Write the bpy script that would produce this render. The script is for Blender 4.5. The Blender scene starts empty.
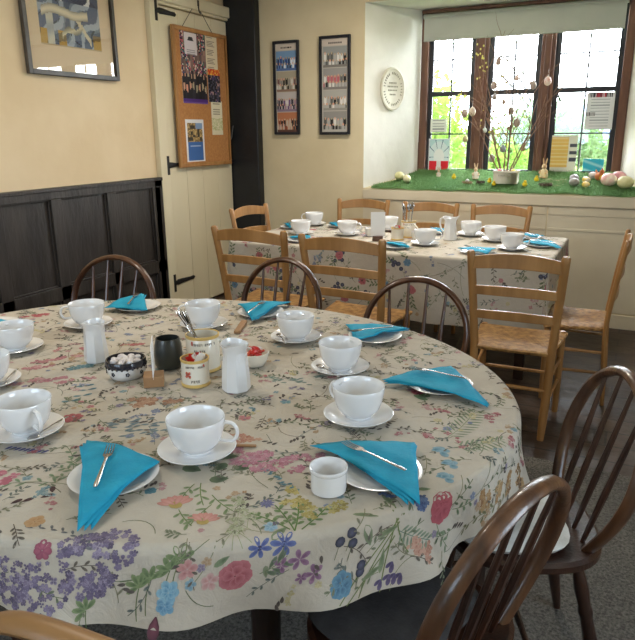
import bpy, bmesh, math, random
from mathutils import Vector, Matrix
from math import sin, cos, pi, radians, sqrt, atan2
#CLOTH-BEGIN
import math
CX, CY, RA, RB, TZ = -1.335, 1.567, 1.113, 0.885, 0.7595
def fold(th):
    return 0.75*math.sin(27*th+0.6+1.6*math.sin(3*th))+0.8*math.sin(11*th+1.0+math.sin(2*th))
def S(x, y, off=0.0):
    """point of the round table's cloth for flat cloth coordinates"""
    dx, dy = x-CX, y-CY
    rho = math.hypot(dx, dy)
    rip = 0.0007*math.sin(x*23+y*9)+0.0005*math.sin(y*41-x*13)
    if rho < 1e-6: return (x, y, TZ+off)
    k = 1/math.sqrt((dx/RA)**2+(dy/RB)**2)
    R = rho*k; s = rho-R
    if s <= 0: return (x, y, TZ+rip*min(1, -s*20)+off)
    ux, uy = dx/rho, dy/rho
    r0 = 0.022; arc = r0*math.pi/2
    if s < arc:
        ph = s/r0
        o = (r0+off)*math.sin(ph); d = r0-(r0+off)*math.cos(ph)
    else:
        e = s-arc; th = math.atan2(dy, dx)
        w = min(1, e/0.14)
        o = r0+off+e*0.03+0.020*w*w*(fold(th))+0.006*w
        d = r0+e
    return (CX+ux*(R+o), CY+uy*(R+o), TZ-d)
#CLOTH-END
random.seed(7)
col = bpy.context.scene.collection

def lin(c):
    if isinstance(c, str):
        c = [int(c[i:i+2], 16)/255 for i in (0, 2, 4)]
    return tuple((v/12.92 if v <= 0.04045 else ((v+0.055)/1.055)**2.4) for v in c[:3])

# ------------------------------------------------------------ materials
def newmat(name):
    m = bpy.data.materials.new(name); m.use_nodes = True
    nt = m.node_tree; b = nt.nodes['Principled BSDF']
    return m, nt, b
def nd(nt, t, **kw):
    n = nt.nodes.new(t)
    for k, v in kw.items():
        if k in n.inputs: n.inputs[k].default_value = v
        else: setattr(n, k, v)
    return n
def mat(name, c, rough=.5, var=.12, scale=8, bump=0, bscale=60, metal=0, stretch=(1,1,1), c2=None, spec=.5, coat=0, detail=4):
    m, nt, b = newmat(name)
    c = lin(c); c2 = lin(c2) if c2 else tuple(v*(1-var) for v in c)
    L = nt.links
    tc = nd(nt, 'ShaderNodeTexCoord'); mp = nd(nt, 'ShaderNodeMapping'); mp.inputs['Scale'].default_value = stretch
    L.new(tc.outputs['Object'], mp.inputs['Vector'])
    n = nd(nt, 'ShaderNodeTexNoise', Scale=scale, Detail=detail); L.new(mp.outputs[0], n.inputs['Vector'])
    r = nd(nt, 'ShaderNodeValToRGB'); r.color_ramp.elements[0].position = .35; r.color_ramp.elements[1].position = .65
    r.color_ramp.elements[0].color = (*c2, 1); r.color_ramp.elements[1].color = (*c, 1)
    L.new(n.outputs['Fac'], r.inputs[0]); L.new(r.outputs[0], b.inputs['Base Color'])
    b.inputs['Roughness'].default_value = rough; b.inputs['Metallic'].default_value = metal
    b.inputs['Specular IOR Level'].default_value = spec
    b.inputs['Coat Weight'].default_value = coat
    if bump:
        n2 = nd(nt, 'ShaderNodeTexNoise', Scale=bscale, Detail=5); L.new(mp.outputs[0], n2.inputs['Vector'])
        bp = nd(nt, 'ShaderNodeBump', Strength=bump, Distance=.01); L.new(n2.outputs['Fac'], bp.inputs['Height'])
        L.new(bp.outputs[0], b.inputs['Normal'])
    return m
def wood(name, c, c2, rough=.4, scale=3, axis=(1, 1, .12), coat=0, bump=.15):
    m = mat(name, c, rough, scale=scale*6, c2=c2, stretch=axis, bump=bump, bscale=90, coat=coat, detail=8)
    return m
def attrmat(name, rough=.6, weave=0, spec=.4, var=.08, scale=40):
    m, nt, b = newmat(name); L = nt.links
    a = nd(nt, 'ShaderNodeAttribute'); a.attribute_name = 'Col'
    tc = nd(nt, 'ShaderNodeTexCoord')
    n = nd(nt, 'ShaderNodeTexNoise', Scale=scale, Detail=6); L.new(tc.outputs['Object'], n.inputs['Vector'])
    mr = nd(nt, 'ShaderNodeMapRange'); mr.inputs['To Min'].default_value = 1-var*2; mr.inputs['To Max'].default_value = 1+var
    L.new(n.outputs['Fac'], mr.inputs['Value'])
    mx = nd(nt, 'ShaderNodeVectorMath', operation='SCALE'); L.new(a.outputs['Color'], mx.inputs[0]); L.new(mr.outputs[0], mx.inputs['Scale'])
    L.new(mx.outputs[0], b.inputs['Base Color'])
    b.inputs['Roughness'].default_value = rough; b.inputs['Specular IOR Level'].default_value = spec
    if weave:
        w1 = nd(nt, 'ShaderNodeTexNoise', Scale=19, Detail=9, Roughness=.62, Distortion=.6)
        L.new(tc.outputs['Object'], w1.inputs['Vector'])
        bp = nd(nt, 'ShaderNodeBump', Strength=weave, Distance=.012); L.new(w1.outputs['Fac'], bp.inputs['Height'])
        L.new(bp.outputs[0], b.inputs['Normal'])
    return m

M = {}
M['plaster'] = mat('plaster_beige', 'e6d2b0', .8, c2='ddc7a2', scale=2.2, bump=.35, bscale=9, spec=.2)
M['plaster_back'] = mat('plaster_back', 'd4c7a8', .8, c2='cabc9b', scale=2.5, bump=.3, bscale=10, spec=.2)
M['reveal'] = mat('reveal_daylit', 'e4e3da', .6, c2='dad9ce', scale=3, bump=.5, bscale=7, spec=.4)  # whiter than the cream wall: daylight on the reveals put into the colour
M['ceiling'] = mat('ceiling_white', 'e6e0d0', .8, scale=3)
M['doorpaint'] = mat('door_cream', 'e4dabd', .5, c2='dacfaf', scale=2, stretch=(1, 1, .2), bump=.15, bscale=14)
M['boardpaint'] = mat('board_cream', 'd2c9b2', .55, c2='c9bfa7', scale=3, bump=.2, bscale=12)
M['darkoak'] = mat('dark_oak', '3a3430', .45, c2='282320', scale=9, stretch=(1, 1, .25), bump=.5, bscale=40, detail=8)
M['black'] = mat('black_paint', '14171c', .45, c2='0e1014', bump=.3, bscale=14)
M['iron'] = mat('black_iron', '15161a', .45, var=.2, bump=.2)
M['framewood'] = mat('window_wood', '6e4a35', .6, c2='573829', scale=16, stretch=(1, 1, .2), bump=.5, bscale=30)
M['bar'] = mat('glazing_lead', '4a4a4a', .5)
M['blind'] = mat('blind_fabric', 'b4b8ac', .85, var=.04)
M['pine'] = wood('honey_pine', 'ac7f4c', '91683a', .38, coat=.15)
M['pinel'] = wood('honey_pine_pale', 'b98a50', 'a06f38', .38, coat=.1)
M['rush'] = None
M['walnut'] = wood('dark_walnut', '5a3822', '3a2114', .32, coat=.25)
M['walnut2'] = wood('worn_walnut', '64432b', '3a2417', .34, coat=.25)
M['walnutdark'] = wood('walnut_deep', '3d2316', '28150d', .35, coat=.2)  # darkest walnut, for seats, legs and spindles of the nearer chairs
M['china'] = mat('white_china', 'e6e6e6', .12, var=.02, spec=.6, coat=.4)
M['chinaold'] = mat('cream_china', 'e6dfcf', .16, var=.03, spec=.5, coat=.3)
M['steel'] = mat('steel', 'b8b8b8', .22, var=.1, metal=1)
M['brass'] = mat('brass_stained_steel', 'b59a6c', .3, var=.15, metal=1)
M['teal'] = mat('teal_paper', '2a9fc0', .75, c2='2090b2', scale=14, bump=.25, bscale=120, spec=.2)
M['tealfar'] = M['teal']
M['stick'] = mat('wood_block', 'a9825c', .6, c2='94704c', scale=12, stretch=(1, .2, 1))
M['paper'] = mat('white_paper', 'e9e8e6', .7, var=.02)
M['vase'] = mat('dark_glaze', '3a3f39', .35, c2='23282a', scale=7, coat=.3)
M['goldrim'] = mat('gold_band', 'd6b56c', .4, var=.1)
M['red'] = mat('red_packet', 'c6261e', .35, c2='a81c16', scale=30)
M['whitepack'] = mat('white_packet', 'ece9e4', .4)
M['darkglaze'] = mat('navy_glaze', '1b1e2c', .2, coat=.4)
M['pebble'] = mat('sugared_almond', 'efeae6', .45, c2='d2c8c8', scale=30)
M['cushion'] = mat('white_cushion', 'dcdcd8', .9, c2='cfcfca', scale=20, bump=.3, bscale=150)
M['cushiondark'] = mat('charcoal_cushion', '3c3a3a', .9, c2='2f2d2d', scale=20, bump=.3, bscale=150)
M['cork'] = mat('cork', 'b8834e', .85, c2='a87444', scale=60, bump=.2, bscale=150)
M['corkframe'] = wood('board_frame_wood', 'b58550', '9c6e3e', .5)
M['picframe'] = mat('picture_frame_grey', '4b4640', .4, c2='3b3631', scale=15)
M['navyframe'] = mat('photo_frame_navy', '171a24', .35)
M['print'] = attrmat('printed', .55, var=.02)
M['clothm'] = attrmat('printed_linen', .85, weave=.45, spec=.15, var=.05, scale=26)
M['moss'] = None
M['box'] = mat('painted_box', 'd9d5c6', .6, c2='ccc7b6')
M['twig'] = mat('twig_bark', '8a6c58', .8, c2='6a5040', scale=60)
M['cord'] = mat('string', '57504a', .8)
M['trunk'] = mat('trunk_bark', '6b5d52', .9, c2='4f443c', scale=12)
M['slate'] = mat('slate_roof', '5e6f8a', .7, c2='4d5c76', scale=6)
M['stonewall'] = mat('stone_wall', 'b8ab92', .85, c2='a09378', scale=5)
M['darkwood'] = wood('table_base_wood', '2c1c14', '1c120d', .4)
def plain(name, c, rough=.5, **k):
    if name not in M: M[name] = mat(name, c, rough, **k)
    return M[name]

def rushmat():
    m, nt, b = newmat('rush_weave'); L = nt.links
    tc = nd(nt, 'ShaderNodeTexCoord'); sp = nd(nt, 'ShaderNodeSeparateXYZ'); L.new(tc.outputs['Object'], sp.inputs[0])
    def mth(op, a, bb=None):
        n = nd(nt, 'ShaderNodeMath', operation=op)
        for i, v in enumerate((a, bb)):
            if v is None: continue
            if isinstance(v, (int, float)): n.inputs[i].default_value = v
            else: L.new(v, n.inputs[i])
        return n.outputs[0]
    ax = mth('ABSOLUTE', sp.outputs['X']); ay = mth('ABSOLUTE', sp.outputs['Y'])
    sel = mth('GREATER_THAN', ax, ay)
    sx = mth('SINE', mth('MULTIPLY', sp.outputs['X'], 900)); sy = mth('SINE', mth('MULTIPLY', sp.outputs['Y'], 900))
    mix = nd(nt, 'ShaderNodeMix'); L.new(sel, mix.inputs[0]); L.new(sy, mix.inputs[2]); L.new(sx, mix.inputs[3])
    n = nd(nt, 'ShaderNodeTexNoise', Scale=30, Detail=5); L.new(tc.outputs['Object'], n.inputs['Vector'])
    r = nd(nt, 'ShaderNodeValToRGB'); r.color_ramp.elements[0].position = .3; r.color_ramp.elements[1].position = .7
    r.color_ramp.elements[0].color = (*lin('8a5e30'), 1); r.color_ramp.elements[1].color = (*lin('cfa265'), 1)
    L.new(n.outputs['Fac'], r.inputs[0]); L.new(r.outputs[0], b.inputs['Base Color'])
    bp = nd(nt, 'ShaderNodeBump', Strength=.8, Distance=.004); L.new(mix.outputs[0], bp.inputs['Height']); L.new(bp.outputs[0], b.inputs['Normal'])
    b.inputs['Roughness'].default_value = .55
    return m
M['rush'] = rushmat()

def floormat():
    m, nt, b = newmat('old_floor'); L = nt.links
    tc = nd(nt, 'ShaderNodeTexCoord'); ps = tc.outputs['Object']
    br = nd(nt, 'ShaderNodeTexBrick', Scale=1.0); L.new(ps, br.inputs['Vector'])
    br.inputs['Color1'].default_value = (*lin('4a3b31'), 1); br.inputs['Color2'].default_value = (*lin('382b23'), 1); br.inputs['Mortar'].default_value = (*lin('1c1613'), 1)
    br.inputs['Brick Width'].default_value = 1.7; br.inputs['Row Height'].default_value = .17; br.inputs['Mortar Size'].default_value = .006
    n = nd(nt, 'ShaderNodeTexNoise', Scale=7, Detail=8); L.new(ps, n.inputs['Vector'])
    mr = nd(nt, 'ShaderNodeMapRange'); mr.inputs['From Min'].default_value = .3; mr.inputs['From Max'].default_value = .7; mr.inputs['To Min'].default_value = .6; mr.inputs['To Max'].default_value = 1.25
    L.new(n.outputs['Fac'], mr.inputs['Value'])
    sc = nd(nt, 'ShaderNodeVectorMath', operation='SCALE'); L.new(br.outputs['Color'], sc.inputs[0]); L.new(mr.outputs[0], sc.inputs['Scale'])
    L.new(sc.outputs[0], b.inputs['Base Color']); b.inputs['Roughness'].default_value = .45
    bp = nd(nt, 'ShaderNodeBump', Strength=.5, Distance=.02); L.new(n.outputs['Fac'], bp.inputs['Height']); L.new(bp.outputs[0], b.inputs['Normal'])
    return m
def carpetmat():
    m, nt, b = newmat('speckled_carpet'); L = nt.links
    tc = nd(nt, 'ShaderNodeTexCoord')
    n = nd(nt, 'ShaderNodeTexNoise', Scale=90, Detail=8, Roughness=.8); L.new(tc.outputs['Object'], n.inputs['Vector'])
    r = nd(nt, 'ShaderNodeValToRGB'); r.color_ramp.elements[0].position = .38; r.color_ramp.elements[1].position = .68
    r.color_ramp.elements[0].color = (*lin('3b3833'), 1); r.color_ramp.elements[1].color = (*lin('8b877f'), 1)
    L.new(n.outputs['Fac'], r.inputs[0]); L.new(r.outputs[0], b.inputs['Base Color'])
    bp = nd(nt, 'ShaderNodeBump', Strength=.8, Distance=.01); L.new(n.outputs['Fac'], bp.inputs['Height']); L.new(bp.outputs[0], b.inputs['Normal'])
    b.inputs['Roughness'].default_value = .95
    return m
def glassmat(name, tint=(1, 1, 1), fac=.06):
    m, nt, b = newmat(name); nt.nodes.remove(b); L = nt.links
    out = [x for x in nt.nodes if x.type == 'OUTPUT_MATERIAL'][0]
    t = nd(nt, 'ShaderNodeBsdfTransparent'); t.inputs[0].default_value = (*tint, 1)
    g = nd(nt, 'ShaderNodeBsdfGlossy', Roughness=.02)
    lw = nd(nt, 'ShaderNodeLayerWeight', Blend=.5); pw = nd(nt, 'ShaderNodeMath', operation='POWER'); L.new(lw.outputs['Facing'], pw.inputs[0]); pw.inputs[1].default_value = 4.5
    fr = nd(nt, 'ShaderNodeMath', operation='MULTIPLY_ADD'); L.new(pw.outputs[0], fr.inputs[0]); fr.inputs[1].default_value = .85; fr.inputs[2].default_value = fac
    mx = nd(nt, 'ShaderNodeMixShader'); L.new(fr.outputs[0], mx.inputs[0]); L.new(t.outputs[0], mx.inputs[1]); L.new(g.outputs[0], mx.inputs[2])
    L.new(mx.outputs[0], out.inputs['Surface'])
    return m
M['glass'] = glassmat('window_glass')
pm_ = attrmat('printed_backlit', .6, var=.02); _nt = pm_.node_tree; _b = _nt.nodes['Principled BSDF']; _o = [x for x in _nt.nodes if x.type == 'OUTPUT_MATERIAL'][0]
_tr = nd(_nt, 'ShaderNodeBsdfTranslucent'); _nt.links.new(_b.inputs['Base Color'].links[0].from_socket, _tr.inputs[0]); _mx = nd(_nt, 'ShaderNodeMixShader'); _mx.inputs[0].default_value = .22
_nt.links.new(_b.outputs[0], _mx.inputs[1]); _nt.links.new(_tr.outputs[0], _mx.inputs[2]); _nt.links.new(_mx.outputs[0], _o.inputs['Surface']); M['printback'] = pm_
M['floor'] = floormat(); M['carpet'] = carpetmat()
def leafmat(name, c, c2):
    m = mat(name, c, .7, c2=c2, scale=3, spec=.2)
    nt = m.node_tree; b = nt.nodes['Principled BSDF']; out = [x for x in nt.nodes if x.type == 'OUTPUT_MATERIAL'][0]
    tr = nd(nt, 'ShaderNodeBsdfTranslucent'); tr.inputs[0].default_value = (*lin(c), 1)
    mx = nd(nt, 'ShaderNodeMixShader'); mx.inputs[0].default_value = .4
    nt.links.new(b.outputs[0], mx.inputs[1]); nt.links.new(tr.outputs[0], mx.inputs[2]); nt.links.new(mx.outputs[0], out.inputs['Surface'])
    return m
M['leaf'] = leafmat('hedge_leaf', '8fae4c', '6c8c38')
M['leaf2'] = leafmat('tree_leaf', '78905c', '61784c')
M['grass'] = leafmat('artificial_grass', '7c9f68', '567e4c')
M['lawn'] = mat('lawn', '7c9850', .9, c2='6d8744', scale=4)

# ------------------------------------------------------------ mesh builder
class MB:
    def __init__(s): s.v = []; s.f = []; s.m = []; s.c = []
    def add(s, vs, fs, mi=0, c=None):
        o = len(s.v); s.v += [tuple(p) for p in vs]
        for f in fs: s.f.append(tuple(i+o for i in f)); s.m.append(mi)
        if c is None: c = (1, 1, 1)
        s.c += (list(c) if isinstance(c, list) else [c]*len(vs))
        return o
    def box(s, a, b, mi=0, c=None, mtx=None):
        x0, y0, z0 = a; x1, y1, z1 = b
        vs = [Vector(p) for p in ((x0,y0,z0),(x1,y0,z0),(x1,y1,z0),(x0,y1,z0),(x0,y0,z1),(x1,y0,z1),(x1,y1,z1),(x0,y1,z1))]
        if mtx: vs = [mtx @ p for p in vs]
        s.add(vs, [(0,3,2,1),(4,5,6,7),(0,1,5,4),(1,2,6,5),(2,3,7,6),(3,0,4,7)], mi, c)
    def prism(s, poly, z0, z1, mi=0, c=None, mtx=None):
        n = len(poly)
        vs = [Vector((x, y, z0)) for x, y in poly]+[Vector((x, y, z1)) for x, y in poly]
        if mtx: vs = [mtx @ p for p in vs]
        s.add(vs, [tuple(range(n))[::-1], tuple(range(n, 2*n))]+[(i, (i+1) % n, n+(i+1) % n, n+i) for i in range(n)], mi, c)
    def tube(s, pts, r, n=8, mi=0, closed=False, c=None, flat=1.0, up=None):
        """r: number or list; flat scales the second axis of the section"""
        pts = [Vector(p) for p in pts]; k = len(pts)
        rs = r if isinstance(r, (list, tuple)) else [r]*k
        vs = []; prev = None
        for i in range(k):
            if closed: t = pts[(i+1) % k]-pts[i-1]
            else: t = pts[min(i+1, k-1)]-pts[max(i-1, 0)]
            t.normalize()
            if up is not None:
                a = Vector(up)-t*t.dot(Vector(up))
                if a.length < 1e-4: a = t.orthogonal()
            elif prev is None: a = t.orthogonal()
            else: a = prev-t*t.dot(prev)
            a.normalize(); prev = a; bb = t.cross(a)
            for j in range(n):
                an = 2*pi*j/n
                vs.append(pts[i]+a*cos(an)*rs[i]+bb*sin(an)*rs[i]*flat)
        fs = []
        for i in range(k if closed else k-1):
            for j in range(n):
                p = i*n+j; q = i*n+(j+1) % n; i2 = ((i+1) % k)*n
                fs.append((p, q, i2+(j+1) % n, i2+j))
        if not closed: fs += [tuple(range(n))[::-1], tuple(range((k-1)*n, k*n))]
        s.add(vs, fs, mi, c)
    def lathe(s, prof, n=32, loc=(0,0,0), mi=0, c=None, sx=1, sy=1, mtx=None, facets=None, cols=None, cap=True):
        vs = []; cc = []
        for i, (r, z) in enumerate(prof):
            for j in range(n):
                a = 2*pi*j/n
                p = Vector((loc[0]+r*cos(a)*sx, loc[1]+r*sin(a)*sy, loc[2]+z))
                if mtx: p = mtx @ p
                vs.append(p)
                if cols: cc.append(cols[i])
        fs = []
        for i in range(len(prof)-1):
            for j in range(n):
                fs.append((i*n+j, i*n+(j+1) % n, (i+1)*n+(j+1) % n, (i+1)*n+j))
        if cap and prof[0][0] > 1e-5: fs.append(tuple(range(n))[::-1])
        if cap and prof[-1][0] > 1e-5: fs.append(tuple(range((len(prof)-1)*n, len(prof)*n)))
        s.add(vs, fs, mi, cc if cols else c)
    def ball(s, loc, r, mi=0, c=None, n=14, m=8, mtx=None, sc=(1,1,1), taper=0):
        prof = []
        for i in range(m+1):
            a = -pi/2+pi*i/m
            prof.append((max(1e-6, cos(a)*(1-taper*sin(a))), sin(a)))
        vs = []
        for (q, z) in prof:
            for j in range(n):
                an = 2*pi*j/n; p = Vector((q*cos(an)*sc[0]*r, q*sin(an)*sc[1]*r, z*sc[2]*r))
                if mtx: p = mtx @ p
                vs.append(Vector(loc)+p)
        fs = []
        for i in range(m):
            for j in range(n): fs.append((i*n+j, i*n+(j+1) % n, (i+1)*n+(j+1) % n, (i+1)*n+j))
        s.add(vs, fs, mi, c)
    def build(s, name, mats, parent=None, loc=(0,0,0), rz=0, smooth=True, bevel=0, solid=0, sub=0, col_attr=False, sharp=40):
        me = bpy.data.meshes.new(name); me.from_pydata(s.v, [], s.f)
        if not isinstance(mats, (list, tuple)): mats = [mats]
        for m in mats: me.materials.append(m)
        if len(mats) > 1: me.polygons.foreach_set('material_index', s.m)
        if col_attr:
            ca = me.color_attributes.new('Col', 'FLOAT_COLOR', 'POINT')
            flat = []
            for c in s.c: flat += [c[0], c[1], c[2], 1]
            ca.data.foreach_set('color', flat)
        bm = bmesh.new(); bm.from_mesh(me)
        if not col_attr or s.__dict__.get('weld'): bmesh.ops.remove_doubles(bm, verts=bm.verts, dist=1e-5)
        if not s.__dict__.get('nonormal'): bmesh.ops.recalc_face_normals(bm, faces=bm.faces)
        if smooth:
            ca_ = radians(sharp)
            for f in bm.faces: f.smooth = True
            for e in bm.edges:
                if len(e.link_faces) == 2 and e.calc_face_angle(0) > ca_: e.smooth = False
        bm.to_mesh(me); bm.free(); me.update()
        o = bpy.data.objects.new(name, me); col.objects.link(o)
        if parent: o.parent = parent
        o.location = loc; o.rotation_euler = (0, 0, rz)
        if solid:
            md = o.modifiers.new('t', 'SOLIDIFY'); md.thickness = solid; md.offset = 0
        if bevel:
            md = o.modifiers.new('b', 'BEVEL'); md.width = bevel; md.segments = 2; md.limit_method = 'ANGLE'; md.angle_limit = radians(50)
        if sub:
            md = o.modifiers.new('s', 'SUBSURF'); md.levels = sub; md.render_levels = sub
        return o

def tag(o, label, cat, group=None, kind=None):
    if label: o['label'] = label
    if cat: o['category'] = cat
    if group: o['group'] = group
    if kind: o['kind'] = kind
    return o
def struct(o, label=None): o['kind'] = 'structure'; return o
def empty(name, loc=(0,0,0), rz=0):
    o = bpy.data.objects.new(name, None); o.empty_display_size = .05; col.objects.link(o)
    o.location = loc; o.rotation_euler = (0, 0, rz); return o
def copy_tree(o, parent=None):
    c = o.copy(); col.objects.link(c)
    for k in ('label', 'category', 'group'):
        pass
    c.parent = parent
    for ch in list(o.children): copy_tree(ch, c)
    return c
class Proto:
    """first use places the thing itself, later uses place copies"""
    def __init__(s, root): s.root = root; s.used = False
    def put(s, loc, rz, label, cat, group=None, scale=None):
        o = s.root if not s.used else copy_tree(s.root)
        s.used = True
        o.location = loc; o.rotation_euler = (0, 0, rz)
        if scale: o.scale = (scale,)*3 if not isinstance(scale, tuple) else scale
        elif o.scale[0] != 1: o.scale = (1, 1, 1)
        return tag(o, label, cat, group)

# ============================================================ camera
FPX = 649.0
def vdir(x, y): return Vector((x-317.5, 320-y, -FPX)).normalized()
Yc = vdir(645, 129); Xc = -vdir(-1071, 143); Xc = (Xc-Yc*Xc.dot(Yc)).normalized(); Zc = Xc.cross(Yc)
cam_d = bpy.data.cameras.new('camera'); cam = bpy.data.objects.new('camera', cam_d); col.objects.link(cam)
cam_d.sensor_width = 36; cam_d.sensor_fit = 'HORIZONTAL'; cam_d.lens = FPX/635*36; cam_d.clip_start = .02
cam.matrix_world = Matrix.Translation((0, 0, 1.5)) @ Matrix((Xc, Yc, Zc)).to_4x4()
bpy.context.scene.camera = cam

# ============================================================ room shell
XL, YB, YW = -3.5, 5.4, 6.0
CEIL = 2.78
m = MB(); m.box((-3.9, 2.95, -.06), (2.4, 6.2, 0)); struct(m.build('floor', M['floor']))
m = MB(); m.box((-3.9, -1.8, -.06), (2.4, 2.95, .002)); struct(m.build('floor', M['carpet']))
m = MB(); m.box((-3.9, -1.8, CEIL), (2.4, 6.2, CEIL+.1)); struct(m.build('ceiling', M['ceiling']))
def wallgrid(x, y0, y1, z0, z1, thick, name, mt, sgn):
    m = MB(); m.box((min(x, x+thick), y0, z0), (max(x, x+thick), y1, z1)); return struct(m.build(name, mt))
wallgrid(XL, -1.8, 6.2, 0, CEIL, -.2, 'wall_left', M['plaster'], 1)
# wall with the window bay (splayed reveals)
m = MB()
m.prism([(-3.7, YB), (-2.172, YB), (-1.86, YW), (-1.86, 6.15), (-3.7, 6.15)], 0, CEIL)
m.prism([(.14, YB), (2.4, YB), (2.4, 6.15), (-.15, 6.15), (-.15, YW)], 0, CEIL)
sx = [(YB, 0), (YB, 1.02), (YW, 1.13), (6.15, 1.13), (6.15, 0)]
vs = [(-2.172, y, z) for y, z in sx]+[(.14, y, z) for y, z in sx]
m.add(vs, [(0, 1, 2, 3, 4), (9, 8, 7, 6, 5)]+[(i, 5+i, 5+(i+1) % 5, (i+1) % 5) for i in range(5)])
m.box((-2.172, YB, 2.51), (.14, 6.15, CEIL))
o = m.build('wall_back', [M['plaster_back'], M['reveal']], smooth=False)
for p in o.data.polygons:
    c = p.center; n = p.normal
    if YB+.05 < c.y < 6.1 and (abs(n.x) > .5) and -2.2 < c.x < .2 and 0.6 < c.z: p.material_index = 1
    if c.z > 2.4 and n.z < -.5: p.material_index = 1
struct(o)
# near walls with the two windows that light the front of the room
def wall_with_hole(name, along, pos, a0, a1, h0, h1, z0, z1, thick):
    m = MB()
    def bx(p, q, r, s):
        if along == 'x': m.box((p, min(pos, pos+thick), r), (q, max(pos, pos+thick), s))
        else: m.box((min(pos, pos+thick), p, r), (max(pos, pos+thick), q, s))
    bx(a0, h0, 0, CEIL); bx(h1, a1, 0, CEIL); bx(h0, h1, 0, z0); bx(h0, h1, z1, CEIL)
    return struct(m.build(name, M['plaster'], smooth=False))
wall_with_hole('wall_front', 'x', -1.6, -3.7, 2.4, -2.7, -.9, 1.2, 2.45, -.2)
wall_with_hole('wall_right', 'y', 2.2, -1.8, 6.2, .2, 1.7, .95, 2.25, .2)

def simple_window(name, horiz, a0, a1, z0, z1, pos):
    """casement window of two lights: frame, mullion, panes as children"""
    cx = (a0+a1)/2; L = (cx, pos, z0) if horiz == 'x' else (pos, cx, z0)
    w = empty(name, L, 0 if horiz == 'x' else pi/2); struct(w)
    hw = (a1-a0)/2; h = z1-z0
    m = MB()
    m.box((-hw, -.04, 0), (-hw+.05, .04, h)); m.box((hw-.05, -.04, 0), (hw, .04, h))
    m.box((-hw, -.04, 0), (hw, .04, .05)); m.box((-hw, -.04, h-.05), (hw, .04, h))
    m.build('window_frame', M['framewood'], w)
    m = MB(); m.box((-.03, -.04, .05), (.03, .04, h-.05)); m.build('mullion', M['framewood'], w)
    for s in (-1, 1):
        m = MB(); a, b = sorted((s*.03, s*(hw-.05))); m.box((a, -.003, .05), (b, .003, h-.05)); m.build('pane', M['glass'], w)
simple_window('window_2', 'x', -2.7, -.9, 1.2, 2.45, -1.7)
simple_window('added_window_3', 'y', .2, 1.7, .95, 2.25, 2.3)  # unseen side window, added to bring more light into the room

# ---- dark oak wainscot on the left wall, three raised frames with sunk panels
def wainscot():
    m = MB(); x = XL; D = .045
    def b(y0, y1, z0, z1, d=D): m.box((x, y0, z0), (x+d, y1, z1))
    b(-.6, 4.25, 0, 1.15, .016)
    b(-.6, 4.25, 1.085, 1.15); b(-.6, 4.25, 1.135, 1.158, D+.012)
    b(-.6, 4.25, .40, .495); b(-.6, 4.25, 0, .12)
    st = [-.6, .2, .73, 1.25, 1.75, 2.23, 2.69, 3.16, 3.675, 4.18]
    for s in st: b(s-.045, s+.045, .12, 1.085)
    b(4.16, 4.25, 0, 1.15)
    for i in range(len(st)-1):   # thin moulding round each sunk panel
        a, c = st[i]+.045, st[i+1]-.045
        for z0, z1 in ((.495, 1.085), (.12, .40)):
            b(a, a+.012, z0, z1, .03); b(c-.012, c, z0, z1, .03); b(a, c, z0, z0+.012, .03); b(a, c, z1-.012, z1, .03)
    return struct(m.build('trim_1', M['darkoak'], bevel=.003))
wainscot()
m = MB(); m.box((XL, 4.252, 0), (XL+.05, 4.36, 2.46)); struct(m.build('trim_2', M['doorpaint'], bevel=.006))
m = MB(); m.box((XL, 4.30, 2.47), (XL+.07, 5.39, 2.56)); m.box((XL, 4.30, 2.45), (XL+.05, 5.39, 2.475)); struct(m.build('trim_3', M['doorpaint'], bevel=.008))
# black painted timber post in the corner
m = MB(); m.box((XL+.005, YB-.09, 0), (-3.175, YB, CEIL)); struct(m.build('trim_4', M['black'], bevel=.01))
m = MB(); m.box((-3.16, YB-.016, 0), (2.2, YB, .11)); struct(m.build('baseboard_back', M['boardpaint'], bevel=.004))
# painted board panelling on the wall under the window
m = MB()
for x0, x1 in ((-2.17, -1.795), (-1.79, -.62), (-.61, .60), (.61, 2.18)):
    m.box((x0, YB-.004, .12), (x1, YB, 1.26 if x0 < -2.2 and x1 < -2.17 else .925))
for x0, x1 in ((-1.79, -.62), (-.61, .60)):
    m.box((x0+.01, YB-.009, .74), (x1-.01, YB, .76))
    m.box((x0+.01, YB-.008, .86), (x1-.01, YB, .925))
struct(m.build('trim_5', M['boardpaint'], bevel=.003))
m = MB(); m.box((-2.17, YB-.02, .93), (.2, YB, 1.012)); struct(m.build('trim_6', M['boardpaint'], bevel=.004))

# ---- plank door in the left wall
d = empty('door_1', (XL, 4.37, 0)); struct(d)
m = MB()
for i in range(4): m.box((0, i*.232+.002, .02), (.035, (i+1)*.232-.001, 2.44))
m.build('door_leaf', M['doorpaint'], d, bevel=.003)
def strap(z, L, name='strap_hinge', y0=-.05):
    m = MB()
    m.box((.036, y0-.012, z-.075), (.052, y0+.018, z+.075))
    P = [(.046, y0+.01, z), (.045, y0+L*.35, z+.002), (.043, y0+L*.75, z+.0), (.042, y0+L*.93, z), (.042, y0+L, z)]
    m.tube(P, [.026, .021, .015, .017, .003], 8, flat=.3, up=(0, 0, 1))
    m.build(name, M['iron'], d)
strap(2.40, .26); strap(1.245, .16, y0=-.03); strap(.27, .30)
m = MB(); m.box((.036, .80, 1.45), (.045, .93, 1.50)); m.tube([(.05, .86, 1.40), (.07, .89, 1.46), (.055, .93, 1.52), (.06, .94, 1.56)], .009, 6)
m.box((.036, .9, 1.22), (.06, 1.0, 1.255)); m.build('door_latch', M['iron'], d)

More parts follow.
